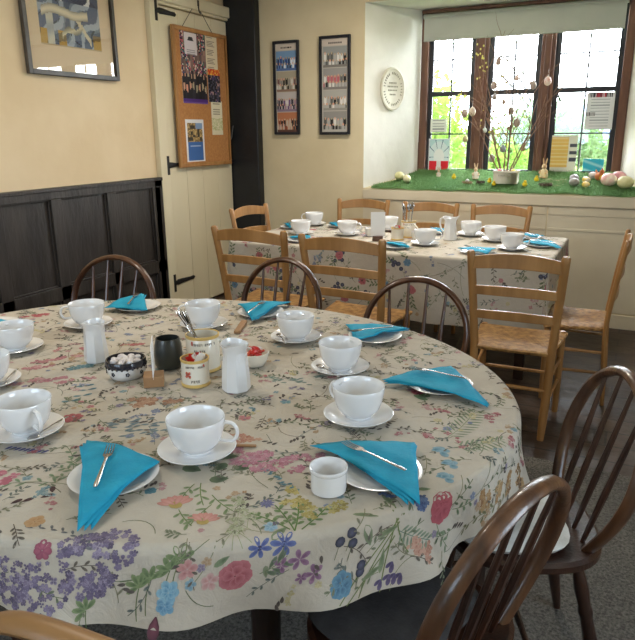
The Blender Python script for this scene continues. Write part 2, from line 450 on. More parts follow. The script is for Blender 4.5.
# ---- main window: three lights with brown mullions and black iron casements
w = empty('window_1', (-1.0, YW, 1.13)); struct(w)
def W(x): return x+1.0
def zz(z): return z-1.13
m = MB()
for x0, x1 in ((-1.86, -1.80), (-1.385, -1.27), (-.84, -.73), (-.215, -.15)):
    m.box((W(x0), -.02, 0), (W(x1), .10, 1.38))
    if x1-x0 > .1: m.box((W(x0)+.03, -.045, 0), (W(x1)-.03, -.02, 1.38))
m.box((W(-1.86), -.02, 0), (W(-.15), .10, .012)); m.box((W(-1.86), -.02, 1.34), (W(-.15), .10, 1.38))
m.build('window_frame', M['framewood'], w, bevel=.006)
LI = [(-1.80, -1.385), (-1.27, -.84), (-.73, -.215)]
for k, (a, b) in enumerate(LI):
    a += .001; b -= .001; t = .038
    m = MB()
    m.box((W(a), .02, zz(1.143)), (W(a)+t, .055, zz(2.465))); m.box((W(b)-t, .02, zz(1.143)), (W(b), .055, zz(2.465)))
    m.box((W(a)+t, .02, zz(1.143)), (W(b)-t, .055, zz(1.165))); m.box((W(a)+t, .02, zz(2.44)), (W(b)-t, .055, zz(2.465)))
    m.box((W(a)+t, .015, zz(1.795)), (W(b)-t, .058, zz(1.835)))
    c = m.build('casement', M['iron'], w, bevel=.003)
    m = MB(); cxm = (W(a)+W(b))/2
    m.box((cxm-.007, .03, zz(1.165)), (cxm+.007, .045, zz(2.44)))
    for z in (1.47, 2.10): m.box((W(a)+t, .03, zz(z)-.006), (W(b)-t, .045, zz(z)+.006))
    m.build('glazing_bars', M['bar'], c)
    m = MB(); m.box((W(a)+t, .036, zz(1.165)), (W(b)-t, .039, zz(2.44))); m.build('pane', M['glass'], c)
    if k == 2:
        m = MB(); m.tube([(W(a)+.045, 0, zz(1.79)), (W(a)+.055, -.012, zz(1.76)), (W(a)+.085, -.012, zz(1.70))], [.011, .012, .008], 6, flat=.5); m.build('window_catch', M['iron'], c)

b = empty('roller_blind', (-1.03, 5.93, 2.25))
tag(b, 'pale grey roller blind pulled a little way down at the top of the window', 'blind')
m = MB(); m.box((-.80, -.0015, 0), (.80, .0015, .19)); m.build('blind_fabric', M['blind'], b)
m = MB(); m.tube([(-.81, .015, .2), (.81, .015, .2)], .02, 12); m.build('roller', M['blind'], b)
m = MB(); m.tube([(-.80, 0, .004), (.80, 0, .004)], .007, 8); m.build('bottom_bar', M['blind'], b)
m = MB(); m.box((-.82, -.012, .225), (.82, .035, .245)); m.build('batten', M['framewood'], b)
m = MB(); m.tube([(-.815, -.02, .2), (-.815, -.02, -.2), (-.815, -.02, -.85)], .0025, 5); m.build('pull_cord', M['paper'], b)

# ============================================================ printed flat things
def printed(name, w, h, nx, nz, fn, parent=None, thick=.002, back=(.8, .8, .78), mt=None):
    """a sheet in local x-z facing -y; fn(u,v)->rgb per cell"""
    m = MB(); dx = w/nx; dz = h/nz
    for i in range(nx):
        for j in range(nz):
            x0 = -w/2+i*dx; z0 = j*dz
            c = fn((i+.5)/nx, (j+.5)/nz)
            m.add([(x0, 0, z0), (x0+dx, 0, z0), (x0+dx, 0, z0+dz), (x0, 0, z0+dz)], [(0, 1, 2, 3)], 0, lin(c))
    m.box((-w/2, .0002, 0), (w/2, thick, h), 0, lin(back))
    m.nonormal = True
    return m.build(name, mt or M['print'], parent, smooth=False, col_attr=True)
def rnd(*cs): return random.choice(cs)
def mixc(a, b, t): return tuple(a[i]*(1-t)+b[i]*t for i in range(3))
def hx(s): return tuple(int(s[i:i+2], 16)/255 for i in (0, 2, 4))

def crowd(u, v, rows, pal, bg, seed=0, sw=9):
    """rows of heads and shoulders as in a group photograph"""
    for k in range(rows):
        base = k/rows*.62
        x = (u*sw+.5*(k % 2)); i = math.floor(x); fx = x-i-.5
        h = random.Random(seed*991+i*7+k*131)
        top = base+.34/rows*1.6+h.random()*.08
        if v < top and v > base-.1:
            if (fx*fx)/.07+((v-top+.05)**2)/.004 < 1: return (.78*h.uniform(.8, 1.1), .62, .52)
            if abs(fx) < .36 and v < top-.04: return pal[h.randrange(len(pal))]
    return bg
def picture_frame(name, loc, rz, w, h, fr, fd, mt, rx=0):
    r = empty(name, loc, rz); r.rotation_euler = (rx, 0, rz)
    m = MB()
    m.box((-w/2, -fd, 0), (-w/2+fr, 0, h)); m.box((w/2-fr, -fd, 0), (w/2, 0, h))
    m.box((-w/2+fr, -fd, 0), (w/2-fr, 0, fr)); m.box((-w/2+fr, -fd, h-fr), (w/2-fr, 0, h))
    m.build('frame', mt, r, bevel=.002)
    return r
def add_child_sheet(o, parent, loc): o.parent = parent; o.location = loc

# two tall photo frames on the far wall
def strips(specs, title):
    def fn(u, v):
        if v > .93:
            return (.25, .23, .22) if (abs(v-.955) < .008 and .25 < u < .75 and int(u*40) % 3) else (.78, .73, .68)
        k = min(3, int((.93-v)/.2325)); vv = 1-((.93-v)/.2325-k)
        if vv > .965 or u < .04 or u > .96: return (.7, .68, .64)
        bg, pal, fl = specs[k]
        if vv < .12: return fl
        return crowd(u, (vv-.1)*1.1, 2, pal, bg, seed=k+int(title), sw=8)
    return fn
PB = [hx(x) for x in ('1c2a55', '2c4a86', 'd9dde4', '394a6a')]; PG = [hx(x) for x in ('20201f', '8a8580', 'c9c4bd', '444240', '6d4a4a')]
PM = [hx(x) for x in ('6a4a78', '332f3f', 'a07a8a', 'cfc7c9')]; PO = [hx(x) for x in ('1c1c22', '38343a', '7a3a2c', 'b9a99a')]
f = picture_frame('photo_frame', (-2.905, YB-.014, 1.478), 0, .258, .785, .022, .022, M['navyframe'])
tag(f, 'narrow dark framed set of four colour group photos, nearer the black post', 'picture frame')
s = printed('photo_strip', .214, .741, 36, 110, strips([(hx('6f93b8'), PB, hx('4f6a9c')), (hx('a39a86'), PG, hx('8a6f5f')), (hx('b6b0ae'), PM, hx('7f6f84')), (hx('b0714f'), PO, hx('5a3a30'))], '3'), f); s.location = (0, -.006, .022)
f = picture_frame('photo_frame', (-2.435, YB-.014, 1.475), 0, .29, .80, .022, .022, M['navyframe'])
tag(f, 'narrow dark framed set of four black and white group photos, nearer the window', 'picture frame')
PK = [hx(x) for x in ('1d1d1d', '5a5a58', 'a9a7a3', 'd6d3cd')]; PR = PK+[hx('b5606a')]
s = printed('photo_strip', .246, .756, 40, 110, strips([(hx('8f9290'), PK, hx('77736d')), (hx('93918e'), PR, hx('7a7672')), (hx('a6a49f'), PK, hx('8f8c86')), (hx('8c8a86'), PK, hx('b0ada6'))], '9'), f); s.location = (0, -.006, .022)

# big framed picture on the left wall (generic figure study in ink and wash)
f = picture_frame('framed_artwork', (XL+.012, 3.475, 1.862), -pi/2, .80, .95, .03, .03, M['picframe'])
f.rotation_euler = (0, 0, pi/2)
tag(f, 'large grey framed blue and ochre picture behind glass, hanging above dark panelling', 'picture')
def art(u, v):
    # cream mount round an abstract wash of reclining curves
    if u < .15 or u > .85 or v < .18 or v > .9: return hx('d9c3a0') if not (.14 < u < .86 and .17 < v < .91) else hx('b8a27e')
    a = (u-.15)/.70; b = (v-.18)/.72
    r = math.sin(a*9+3*b+1.5*math.sin(b*14)); q = math.sin(a*21-b*17+2*math.sin(a*9+b*8))
    body = .34-.10*abs(a-.45)*1.3+.03*math.sin(a*9)
    if .04 < a < .80 and abs(b-body) < .045: return mixc(hx('ded2b4'), hx('8f897a'), (abs(b-body)/.045)**2)
    arm = .10+.30*(a-.35)
    if .34 < a < .70 and abs(b-arm-.03*math.sin(a*18)) < .028: return mixc(hx('d2c5a2'), hx('7c7868'), abs(b-arm)/.05)
    leg = .26-.95*(a-.62)
    if .60 < a < .84 and abs(b-leg) < .035: return hx('cfc3a4')
    if .10 < a < .22 and b < .30: return mixc(hx('c9c4b0'), hx('9aa0a2'), .5+.5*q)
    if b > .42:
        if q > .80: return hx('dcdad4')
        if b > .47 and .1 < a < .55 and abs(math.sin(a*26)) < .5: return hx('a89c88')
        return hx('2c3350') if r > -.3 else hx('3f4863')
    if b < .14 and (a < .10 or a > .86 or .28 < a < .40): return hx('b8923c') if q > -.2 else hx('7c6434')
    if q > .55: return hx('a3adb6')
    if abs(r) < .10: return hx('23262f')
    if r > 0: return hx('55627a')
    return hx('75828f') if q > -.3 else hx('4c5a70')
    s1 = math.sin(a*7+b*5+2*math.sin(b*6+a*3)); s2 = math.sin(a*11-b*9+1.5*math.sin(a*8))
    g = abs(b-(.42+.16*math.sin(a*4.2+.4)))
    if g < .085: return mixc(hx('d8ccb0'), hx('8d8a80'), min(1, g/.085)**3)
    g2 = abs((a-.55)*.9+(b-.24)*.5-.03*s1)
    if g2 < .06 and b < .45: return hx('cbbd9c')
    g3 = abs(b-.2-.1*math.sin(a*9))
    if g3 < .012: return hx('2a2c35')
    if b > .62:
        if s2 > .75: return hx('d8d6cf')
        return hx('343c52') if s1 > -.2 else hx('4f5a72')
    if a < .14 and b < .5: return hx('b99b54') if s2 > 0 else hx('6d6c63')
    if a > .84 and b < .3: return hx('c2a45a')
    if .2 < a < .4 and b < .4: return mixc(hx('5d6c7e'), hx('b9bcba'), .5+.5*s2)
    if s2 > .45: return hx('5c6a7c')
    if s1 > .5: return hx('8b8e8c')
    return hx('717c88') if s2 > -.4 else hx('a3988a')
s = printed('artwork', .74, .89, 90, 110, art, f); s.location = (0, -.008, .03)
m = MB(); m.box((-.37, -.0175, .03), (.37, -.0160, .92)); m.build('glass', M['glass'], f)

# round plaque on the left window reveal
pl = empty('wall_plaque', (-2.026, 5.672, 1.85), 0)
pl.rotation_euler = (0, 0, pi/2-0.4795)
tag(pl, 'round pale stone plaque with raised lettering on the window reveal', 'plaque')
rx = Matrix.Rotation(pi/2, 4, 'X')
m = MB(); m.lathe([(0, 0), (.175, 0), (.18, .008), (.178, .02), (.165, .024), (.155, .018), (0, .018)], 40, mtx=rx, sx=.78); m.build('disc', plain('plaque_cream', 'd8d4c4', .7, c2='c8c3b0'), pl)
m = MB()
for k in range(34):
    a = 2*pi*k/34
    if k % 7 == 3: continue
    m.box((-.004, -.0195-.001, -.009), (.004, -.018, .009), mtx=Matrix.Translation((.13*.78*cos(a), 0, .13*sin(a))) @ Matrix.Rotation(-a+pi/2, 4, 'Y'))
for r_, n_ in ((.05, 5), (.02, 7), (-.01, 6), (-.045, 4)):
    for k in range(n_): m.box(((k-n_/2)*.018, -.0205, r_-.006), ((k-n_/2)*.018+.011, -.018, r_+.006))
m.build('lettering', plain('plaque_letter', '8f8d7c', .7), pl)

# cork notice board hanging on the door
cb = empty('notice_board', (XL+.062, 4.845, 1.222), 0); cb.rotation_euler = (0, 0, pi/2)
tag(cb, 'cork notice board in a thin wooden frame hung on the cream door', 'notice board')
w_, h_ = .765, 1.095
m = MB()
m.box((-w_/2, -.022, 0), (-w_/2+.03, 0, h_)); m.box((w_/2-.03, -.022, 0), (w_/2, 0, h_)); m.box((-w_/2+.03, -.022, 0), (w_/2-.03, 0, .03)); m.box((-w_/2+.03, -.022, h_-.03), (w_/2-.03, 0, h_))
m.build('frame', M['corkframe'], cb, bevel=.003)
m = MB(); m.box((-w_/2+.03, -.012, .03), (w_/2-.03, -.001, h_-.03)); m.build('cork_panel', M['cork'], cb)
m = MB(); m.tube([(-.23, -.004, h_), (-.02, -.001, h_+.21), (.19, -.004, h_)], .0025, 5); m.build('hanging_cord', M['cord'], cb)
hk = MB(); hk.box((XL+.05, 4.835, 2.50), (XL+.075, 4.855, 2.545)); hk.tube([(XL+.072, 4.845, 2.50), (XL+.08, 4.845, 2.455), (XL+.09, 4.845, 2.44), (XL+.09, 4.845, 2.455)], .005, 6)
tag(hk.build('coat_hook', M['iron']), 'small black hook above the notice board carrying its cord', 'hook')
def onboard(name, o, y, z, label, d=.0135, cat='poster', rot=0):
    o.rotation_euler = (0, rot, pi/2); o.location = (XL+.062+d, y, z); tag(o, label, cat)
# local x of the sheet runs along +y of the room
def pa(u, v):
    if v < .07: return hx('4a2a78') if v > .02 else hx('6a4a98')
    r = random.Random(int(u*11)*31+int(v*13)*7)
    if v < .42:
        return crowd(u, v-.05, 3, [hx('1b1a22'), hx('2a2733'), hx('15141a')], hx('20202a'), 5, 8)
    return rnd(hx('3a3040'), hx('b44c62'), hx('d9c9c0'), hx('23222c'), hx('4f8a7a'), hx('8a5a4a'), hx('2c3c70'), hx('c7a79a'), hx('191820')) if r.random() > .35 else mixc(hx('2a2832'), hx('b08a7a'), r.random())
onboard('p', printed('collage_poster', .345, .56, 28, 46, pa), 4.735, 1.735, 'dark photo collage poster with purple bottom strip on the cork board')
def pb(u, v):
    if .62 < v < .8 and abs(u-.5) < .28-(v-.62)*.8: return (.2, .2, .22)
    if v < .55 and (int(v*34) % 3 == 0) and .15 < u < .85: return (.62, .6, .62)
    return hx('dcd4d8')
onboard('p', printed('notice_sheet', .165, .165, 20, 22, pb), 4.70, 2.115, 'small white notice with a dark mark, pinned over the collage poster', .0165, 'notice')
def pc(u, v):
    if (int(v*60) % 3 == 0) and .12 < u < .12+.7*((int(v*20)*37 % 10)/10*.4+.6): return (.55, .5, .45)
    return hx('dccfb4')
onboard('p', printed('typed_sheet', .17, .275, 18, 44, pc), 4.995, 2.01, 'long cream typed sheet in the right column of the cork board', .0140, 'notice')
def pd(u, v):
    r = random.Random(int(u*9)*17+int(v*12)*5)
    if v > .8: return rnd(hx('d8682a'), hx('c93a2a'), hx('e8b04a'))
    return rnd(hx('1b1c26'), hx('2b2c3c'), hx('15161e'), hx('5a5a6c')) if r.random() > .2 else rnd(hx('a88a88'), hx('4a3a6a'))
onboard('p', printed('event_flyer', .18, .27, 16, 22, pd), 5.01, 1.755, 'dark event flyer with orange picture at top, below the cream typed sheet', .0165, 'flyer')
def pe(u, v):
    if v > .5: return (.6, .58, .5) if int(v*40) % 3 == 0 and .15 < u < .8 else hx('e2dcc4')
    return mixc(hx('b4b884'), hx('e6e0c8'), random.random()) if v > .12 else hx('ddd6bc')
onboard('p', printed('pale_leaflet', .165, .285, 14, 30, pe), 5.035, 1.48, 'pale green and cream leaflet hanging under the dark event flyer', .0140, 'leaflet')
def pf(u, v):
    if u < .08 or u > .92 or v < .04 or v > .93: return hx('e2e2e6')
    if v < .48:
        return hx('9fb4d8') if int(v*50) % 6 == 0 and .2 < u < .8 and v > .15 else hx('3a66a8')
    if u > .55 and v > .78: return hx('7f9ac0')
    r = random.Random(int(u*8)*11+int(v*14)*3)
    return rnd(hx('a58a5a'), hx('c8ac74'), hx('6b5a3e'), hx('8a744a')) if r.random() > .2 else hx('3c362c')
onboard('p', printed('blue_poster', .255, .345, 24, 36, pf), 4.695, 1.262, 'white edged poster, stone buildings above a blue text block, lower left of cork board', .0140)

# ============================================================ ladder back chair
def ladder_chair():
    r = empty('ladder_back_chair')
    pm = M['pine']
    def slat(z0, h, post, name):
        (xa, ya) = post(z0+h/2); m = MB(); n = 10; vs = []; th = .013
        for i in range(n+1):
            t = i/n*2-1; x = xa*t
            y = ya-.030*(1-t*t); arch = .030*(1-t*t) if name == 'top' else .012*(1-t*t)
            zb = z0+arch*.6; zt = z0+h*(.80)+arch
            vs += [(x, y-th/2, zb), (x, y+th/2, zb), (x, y+th/2, zt), (x, y-th/2, zt)]
        fs = [(0, 1, 2, 3), (n*4+3, n*4+2, n*4+1, n*4)]
        for i in range(n):
            for k in range(4): fs.append((i*4+k, i*4+(k+1) % 4, i*4+4+(k+1) % 4, i*4+4+k))
        m.add(vs, fs); m.build('slat', M['pine'], r, bevel=.003)
    def post(z):   # rear post centre line x,y at height
        if z < .45: t = z/.45; return (.175+.012*t, -.235+.035*t)
        t = (z-.45)/.5; return (.187+.030*t, -.20-.075*t**1.2)
    for sx in (-1, 1):
        m = MB(); P = []; R = []
        for z in (0, .1, .25, .4, .47, .55, .68, .8, .9, .935, .945):
            x, y = post(z); P.append((x*sx, y, z)); R.append(.021 if z < .5 else .0205)
        R[0] = .016; R[-1] = .014
        m.tube(P, R, 10, up=(1, 0, 0), flat=.85); m.build('rear_post', pm, r)
        m = MB(); m.tube([(.205*sx, .165, 0), (.205*sx, .165, .2), (.205*sx, .165, .445), (.205*sx, .165, .465)], [.015, .018, .019, .016], 10); m.build('leg', pm, r)
        m = MB()
        for z in (.19, .31): m.tube([(post(z)[0]*sx, post(z)[1], z), (.205*sx, .165, z)], [.009, .009], 8)
        m.build('side_rungs', pm, r)
    for z0, h, nme in ((.855, .075, 'top'), (.725, .055, 'm'), (.60, .052, 'm')): slat(z0, h, post, nme)
    m = MB()
    for z in (.22, .34): m.tube([(-.205, .165, z), (.205, .165, z)], .010, 8)
    m.build('front_rungs', pm, r)
    m = MB(); m.tube([(-.18, -.22, .26), (.18, -.22, .26)], .010, 8); m.build('back_rung', pm, r)
    # rush seat: rounded roll edge with four woven triangles sinking to the middle
    m = MB(); n = 12
    def corner(u, v):
        hw = .19+(.235-.19)*v; return ((u*2-1)*hw, -.215+.405*v)
    vs = []
    for j in range(n+1):
        for i in range(n+1):
            u, v = i/n, j/n; x, y = corner(u, v)
            e = max(abs(u*2-1), abs(v*2-1))
            z = .463-.012*(1-e)*1.5-(.012 if e > .97 else 0)+.004*(1-abs(abs(u*2-1)-abs(v*2-1)))
            vs.append((x, y, z))
    for j in range(n+1):
        for i in range(n+1):
            u, v = i/n, j/n; x, y = corner(u, v); vs.append((x*.985, y*.985, .432))
    N = (n+1)**2; fs = []
    for j in range(n):
        for i in range(n):
            a = j*(n+1)+i; fs.append((a, a+1, a+n+2, a+n+1)); fs.append((N+a, N+a+n+1, N+a+n+2, N+a+1))
    for i in range(n):
        for a, bq in ((i, i+1), (n*(n+1)+i+1, n*(n+1)+i), ((i+1)*(n+1), i*(n+1)), (i*(n+1)+n, (i+1)*(n+1)+n)): fs.append((bq, a, N+a, N+bq))
    m.add(vs, fs); m.build('seat', M['rush'], r, bevel=.006)
    return r
LC = Proto(ladder_chair())
G = 'ladder back chairs round the far table'
LC.put((-.475, 3.385, 0), radians(1), 'honey pine ladder back chair, nearest right one, with its rush seat showing', 'chair', G)
LC.put((-1.40, 3.46, 0), radians(-2), 'middle pine ladder back chair of the near side, between the two arched chair backs', 'chair', G, (1.12, 1, 1.01))
LC.put((-2.03, 3.54, 0), radians(-3), 'leftmost pine ladder back chair on the near side of the far table, before the door', 'chair', G, (1.15, 1, 1.01))
LC.put((-2.46, 4.36, 0), radians(-90-7), 'pine ladder back chair at the left head of the far table by the black post', 'chair', G)
LC.put((-2.07, 4.93, 0), pi+radians(4), 'pine ladder back chair on the window side, below the plaque and daylit reveal', 'chair', G)
LC.put((-1.49, 4.90, 0), pi, 'pine ladder back chair on the window side behind the cutlery mug', 'chair', G)
LC.put((-.94, 4.90, 0), pi-radians(2), 'pine ladder back chair on the window side below the flower box', 'chair', G)
LC.put((-.238, 3.93, 0), radians(90+1), 'pine ladder back chair at the right end, turned sideways by the cream wall', 'chair', G, (1, .82, 1))

# ============================================================ hoop back windsor chair
def windsor(dark, hoopm, nsp=4, wide=1.0, flat=False, top=.885):
    r = empty('hoop_back_chair')
    m = MB(); n = 40; vs = []; rings = [(.0, .452), (.5, .450), (.8, .456), (.95, .462), (1.0, .455), (1.0, .438), (.9, .425), (0, .425)]
    for k, z in rings:
        for i in range(n):
            a = 2*pi*i/n; c, s_ = cos(a), sin(a)
            x = .215*abs(c)**.75*(1 if c > 0 else -1); y = (.205 if s_ > 0 else .205)*abs(s_)**.75*(1 if s_ > 0 else -1)
            if s_ > 0: x *= 1.0
            vs.append((x*max(k, .001), y*max(k, .001), z))
    fs = []
    for j in range(len(rings)-1):
        for i in range(n): fs.append((j*n+i, j*n+(i+1) % n, (j+1)*n+(i+1) % n, (j+1)*n+i))
    m.add(vs, fs); m.build('seat', dark, r)
    def bk(z): return -.142-(z-.45)*.26   # back plane
    def hoop(t):                           # t 0..1 half angle
        a = pi*t; # 0 right base .. 1 left base
        zt = top; w = .205*wide
        sg_ = 1 if t < .5 else -1; q = min(t, 1-t)*2
        if flat: 
            b_ = pi/2*q; X = sg_*w*cos(b_)**.55; Z = .455+(zt-.455)*sin(b_)**.45
        else:
            w = .222*wide; zc = zt-w; k = .42
            if q < k: f = q/k; X = sg_*w*(.62+.38*sin(f*pi/2)); Z = .455+(zc-.455)*f
            else: b_ = pi/2*(q-k)/(1-k); X = sg_*w*cos(b_); Z = zc+w*sin(b_)
        return (X, bk(Z)+.0, Z)
    P = [hoop(i/36) for i in range(37)]
    m = MB(); m.tube(P, [.0175+.002*sin(pi*i/36) for i in range(37)], 10, up=(0, 1, 0), flat=.72); m.build('hoop', hoopm, r)
    for k in range(nsp):
        t = (k+1)/(nsp+1)*2-1; xb = t*.165; xt = t*.205*wide
        # find hoop height at xt
        zt = max(p[2] for p in P if abs(p[0]-xt) < .02)-.008
        m = MB(); zs = [.45, .5, .6, .72, zt]
        m.tube([(xb+(xt-xb)*(z-.45)/(zt-.45), bk(z)+.0-(.0), z) for z in zs], [.006, .0075, .0095, .008, .0055], 8); m.build('spindle', dark, r)
    legs = []
    for sx in (-1, 1):
        for sy in (-1, 1):
            a = Vector((.13*sx, .12*sy, .43)); b2 = Vector((.20*sx, .19*sy if sy > 0 else -.21, 0)); m = MB()
            ts = [0, .08, .2, .3, .34, .38, .55, .75, .9, 1]; R = [.012, .015, .019, .016, .020, .016, .019, .017, .014, .011]
            m.tube([a.lerp(b2, t) for t in ts], R, 10); m.build('leg', dark, r); legs.append((a, b2))
    m = MB(); q = [a.lerp(b2, .58) for a, b2 in legs]
    for i, j in ((0, 1), (2, 3)): m.tube([q[i], q[i].lerp(q[j], .5), q[j]], [.008, .012, .008], 8)
    a, b2 = q[0].lerp(q[1], .5), q[2].lerp(q[3], .5); m.tube([a, a.lerp(b2, .5), b2], [.008, .012, .008], 8)
    m.build('stretcher', dark, r)
    return r
WC = Proto(windsor(M['walnut'], M['walnut'], 4))
GW = 'hoop back chairs round the near table'
WC.put((-2.36, 2.27, 0), radians(180+6), 'dark hoop back wooden chair in front of the dark wall panelling', 'chair', GW, (1.1, 1, 1))
WC.put((-1.56, 2.56, 0), radians(180-3), 'dark hoop back chair behind the middle of the round table, nearest the far table', 'chair', GW)
WC.put((-.77, 2.40, 0), radians(180+8), 'dark hoop back chair beyond the round table, with pine chair legs beside it', 'chair', GW)
WC2 = Proto(windsor(M['walnutdark'], M['walnut2'], 4))
WC2.put((-.195, 1.67, 0), radians(90+23), 'worn hoop back chair at the right edge holding a white seat pad', 'chair', GW)
WC2.put((-.345, 1.165, 0), radians(70), 'worn hoop back chair nearest the camera at lower right with spindles and dark pad', 'chair', GW)
WC3 = Proto(windsor(M['walnutdark'], plain('pale_worn_wood', '9c7448', .4, c2='7c5832', scale=14, stretch=(.2, 1, 1)), 5, 1.6, True, .864))
WC3.put((-.52, .74, 0), radians(2), 'pale worn wooden chair back whose curved top just shows at bottom left', 'chair', GW)
def pad(name, mt, loc, rz, lab, sx=.185, sy=.155):
    m = MB(); n = 28; vs = []; rings = [(.001, .030), (.6, .030), (.9, .026), (1, .015), (.96, .003), (.001, .0)]
    for k, z in rings:
        for i in range(n):
            a = 2*pi*i/n; c, s_ = cos(a), sin(a)
            vs.append((sx*abs(c)**.6*(1 if c > 0 else -1)*k, sy*abs(s_)**.6*(1 if s_ > 0 else -1)*k, z))
    fs = [(j*n+i, j*n+(i+1) % n, (j+1)*n+(i+1) % n, (j+1)*n+i) for j in range(len(rings)-1) for i in range(n)]
    m.add(vs, fs); tag(m.build(name, mt, loc=loc, rz=rz), lab, 'cushion')
pad('seat_cushion', M['cushion'], (-.232, 1.655, .464), radians(113), 'white seat pad on the hoop back chair at the right edge')
pad('seat_cushion', M['cushiondark'], (-.388, 1.181, .464), radians(70), 'charcoal seat pad on the nearest lower right chair, under the cloth')

# ============================================================ tables
t = empty('round_dining_table', (CX, CY, 0)); tag(t, 'large dark table hidden under the floral cloth in the foreground', 'table')
def ell(k, n=64): return [(RA*k*cos(2*pi*i/n), RB*k*sin(2*pi*i/n)) for i in range(n)]
m = MB(); m.prism(ell(1.0), .73, .756); m.build('table_top', M['darkwood'], t, bevel=.004)
m = MB(); m.box((-.70, -.50, .64), (.70, .50, .73)); m.build('apron', M['darkwood'], t, bevel=.004)
for sx in (-1, 1):
    for sy in (-1, 1):
        m = MB(); m.tube([(.64*sx, .44*sy, 0), (.64*sx, .44*sy, .3), (.64*sx, .44*sy, .66)], [.028, .036, .04], 12); m.build('leg', M['darkwood'], t)

# ---- printed floral pattern: shapes laid in the cloth's own surface
def mute(c, k=.06):
    g = sum(c)/3*.22; return tuple((v*.78+g)*.80*(1-k)+BASE[i]*k for i, v in enumerate(c))
BASE = lin('bcb4a6')
class Floral:
    def __init__(s, surf, mb): s.S = surf; s.m = mb; s.k = 0; s.rng = random.Random(5)
    def poly(s, pts, c0, c1, ctr=None):
        """fan polygon: centre colour c0, edge colour c1 (sRGB hex)"""
        s.k += 1; off = .0005+.0004*((s.k*37 % 101)/101)
        c0 = mute(c0); c1 = mute(c1)
        n = len(pts)
        if ctr is None: ctr = (sum(p[0] for p in pts)/n, sum(p[1] for p in pts)/n)
        vs = [s.S(ctr[0], ctr[1], off)]+[s.S(p[0], p[1], off) for p in pts]
        s.m.add(vs, [(0, i+1, (i+1) % n+1) for i in range(n)], 0, [c0]+[c1]*n)
    def frame(s, p, ang):
        """local frame: forward axis points away from the middle of the room's near side, turned by ang"""
        a = atan2(p[1], p[0])+ang; return (cos(a), sin(a)), (sin(a), -cos(a))
    def petal(s, p, d, L, W, c0, c1):
        n = (d[1], -d[0]); pr = [(.05, .12), (.35, .8), (.65, 1), (.88, .7), (1, .0), (.88, -.7), (.65, -1), (.35, -.8), (.05, -.12)]
        s.poly([(p[0]+d[0]*L*a+n[0]*W*b/2, p[1]+d[1]*L*a+n[1]*W*b/2) for a, b in pr], c0, c1, (p[0]+d[0]*L*.35, p[1]+d[1]*L*.35))
    def leaf(s, p, ang, L, W, c='5f7d4a', c2='8aa06e'):
        s.petal(p, (cos(ang), sin(ang)), L, W, lin(c), lin(c2))
    def line(s, pts, w, c):
        n = len(pts); a = []; b = []
        for i in range(n):
            x0, y0 = pts[max(i-1, 0)]; x1, y1 = pts[min(i+1, n-1)]; d = math.hypot(x1-x0, y1-y0) or 1
            nx, ny = -(y1-y0)/d*w/2, (x1-x0)/d*w/2
            a.append((pts[i][0]+nx, pts[i][1]+ny)); b.append((pts[i][0]-nx, pts[i][1]-ny))
        s.k += 1; off = .0004+.0002*((s.k*37 % 101)/101); c = lin(c)
        vs = [s.S(q[0], q[1], off) for q in a+b]
        s.m.add(vs, [(i, i+1, n+i+1, n+i) for i in range(n-1)], 0, [c]*len(vs))
    def curve(s, p, ang, L, bend, n=8):
        out = [p]; a = ang
        for i in range(n):
            a += bend/n; p = (p[0]+cos(a)*L/n, p[1]+sin(a)*L/n); out.append(p)
        return out
    def flower(s, p, r, n, c0, c1, centre='c9a545', layers=1, w=.75, cr=.22):
        o = s.rng.random()*6
        for l in range(layers):
            rr = r*(1-.3*l)
            for i in range(n):
                a = o+l*.4+2*pi*i/n+s.rng.uniform(-.1, .1)
                s.petal(p, (cos(a), sin(a)), rr*s.rng.uniform(.88, 1.08), rr*w, lin(c0), lin(c1))
        if centre:
            s.poly([(p[0]+r*cr*cos(i), p[1]+r*cr*sin(i)) for i in range(6)], lin(centre), lin(centre))
    def daisy_side(s, p, ang, r, c0='e9a596', c1='d98779', cc='b79a2e'):
        for i in range(7):
            a = ang+(-1.15+2.3*i/6); s.petal(p, (cos(a), sin(a)), r*(1.05 if abs(i-3) < 2 else 1.15), r*.42, lin(c0), lin(c1))
        s.poly([(p[0]+r*.36*cos(ang+pi/2+k)*1.2, p[1]+r*.36*sin(ang+pi/2+k)) for k in (0, .8, 1.57, 2.35, 3.14, 4, 4.7, 5.5)], lin(cc), lin('c8a94a'))
    def cluster(s, p, rx, ry, ang, cols, n=60, r=.008):
        for i in range(n):
            a = s.rng.random()*2*pi; q = sqrt(s.rng.random()); x, y = rx*q*cos(a), ry*q*sin(a)
            X = p[0]+x*cos(ang)-y*sin(ang); Y = p[1]+x*sin(ang)+y*cos(ang)
            c = s.rng.choice(cols); c2 = s.rng.choice(cols)
            rr = r*s.rng.uniform(.6, 1.2); k = s.rng.choice((3, 4, 4, 5)); o = s.rng.random()*6
            for j in range(k): s.petal((X, Y), (cos(o+2*pi*j/k), sin(o+2*pi*j/k)), rr, rr*.8, lin(c), lin(c2))
    def sprig(s, p, ang, L, cs='6f8060', cl=('6d8a5a', '8fa582'), n=6, ll=.02, lw=.008, bend=.5, w=.0016, tip=None):
        P = s.curve(p, ang, L, bend, 10); s.line(P, w, cs)
        for i in range(n):
            q = P[min(10, 2+int(i*8/n))]; a = ang+bend*i/n
            sd = 1 if i % 2 else -1
            s.leaf(q, a+sd*s.rng.uniform(.6, 1.0), ll*s.rng.uniform(.7, 1.1), lw, cl[0], cl[1])
        if tip: s.flower(P[-1], tip[0], 5, tip[1], tip[2])
        return P
    def fern(s, p, ang, L, c='7f9a72', n=12, ll=.03):
        P = s.curve(p, ang, L, .3, n); s.line(P, .0015, c)
        for i in range(1, n):
            for sd in (-1, 1): s.leaf(P[i], ang+sd*1.0, ll*(1-.5*abs(i/n-.4)), .006, c, 'a0b08c')
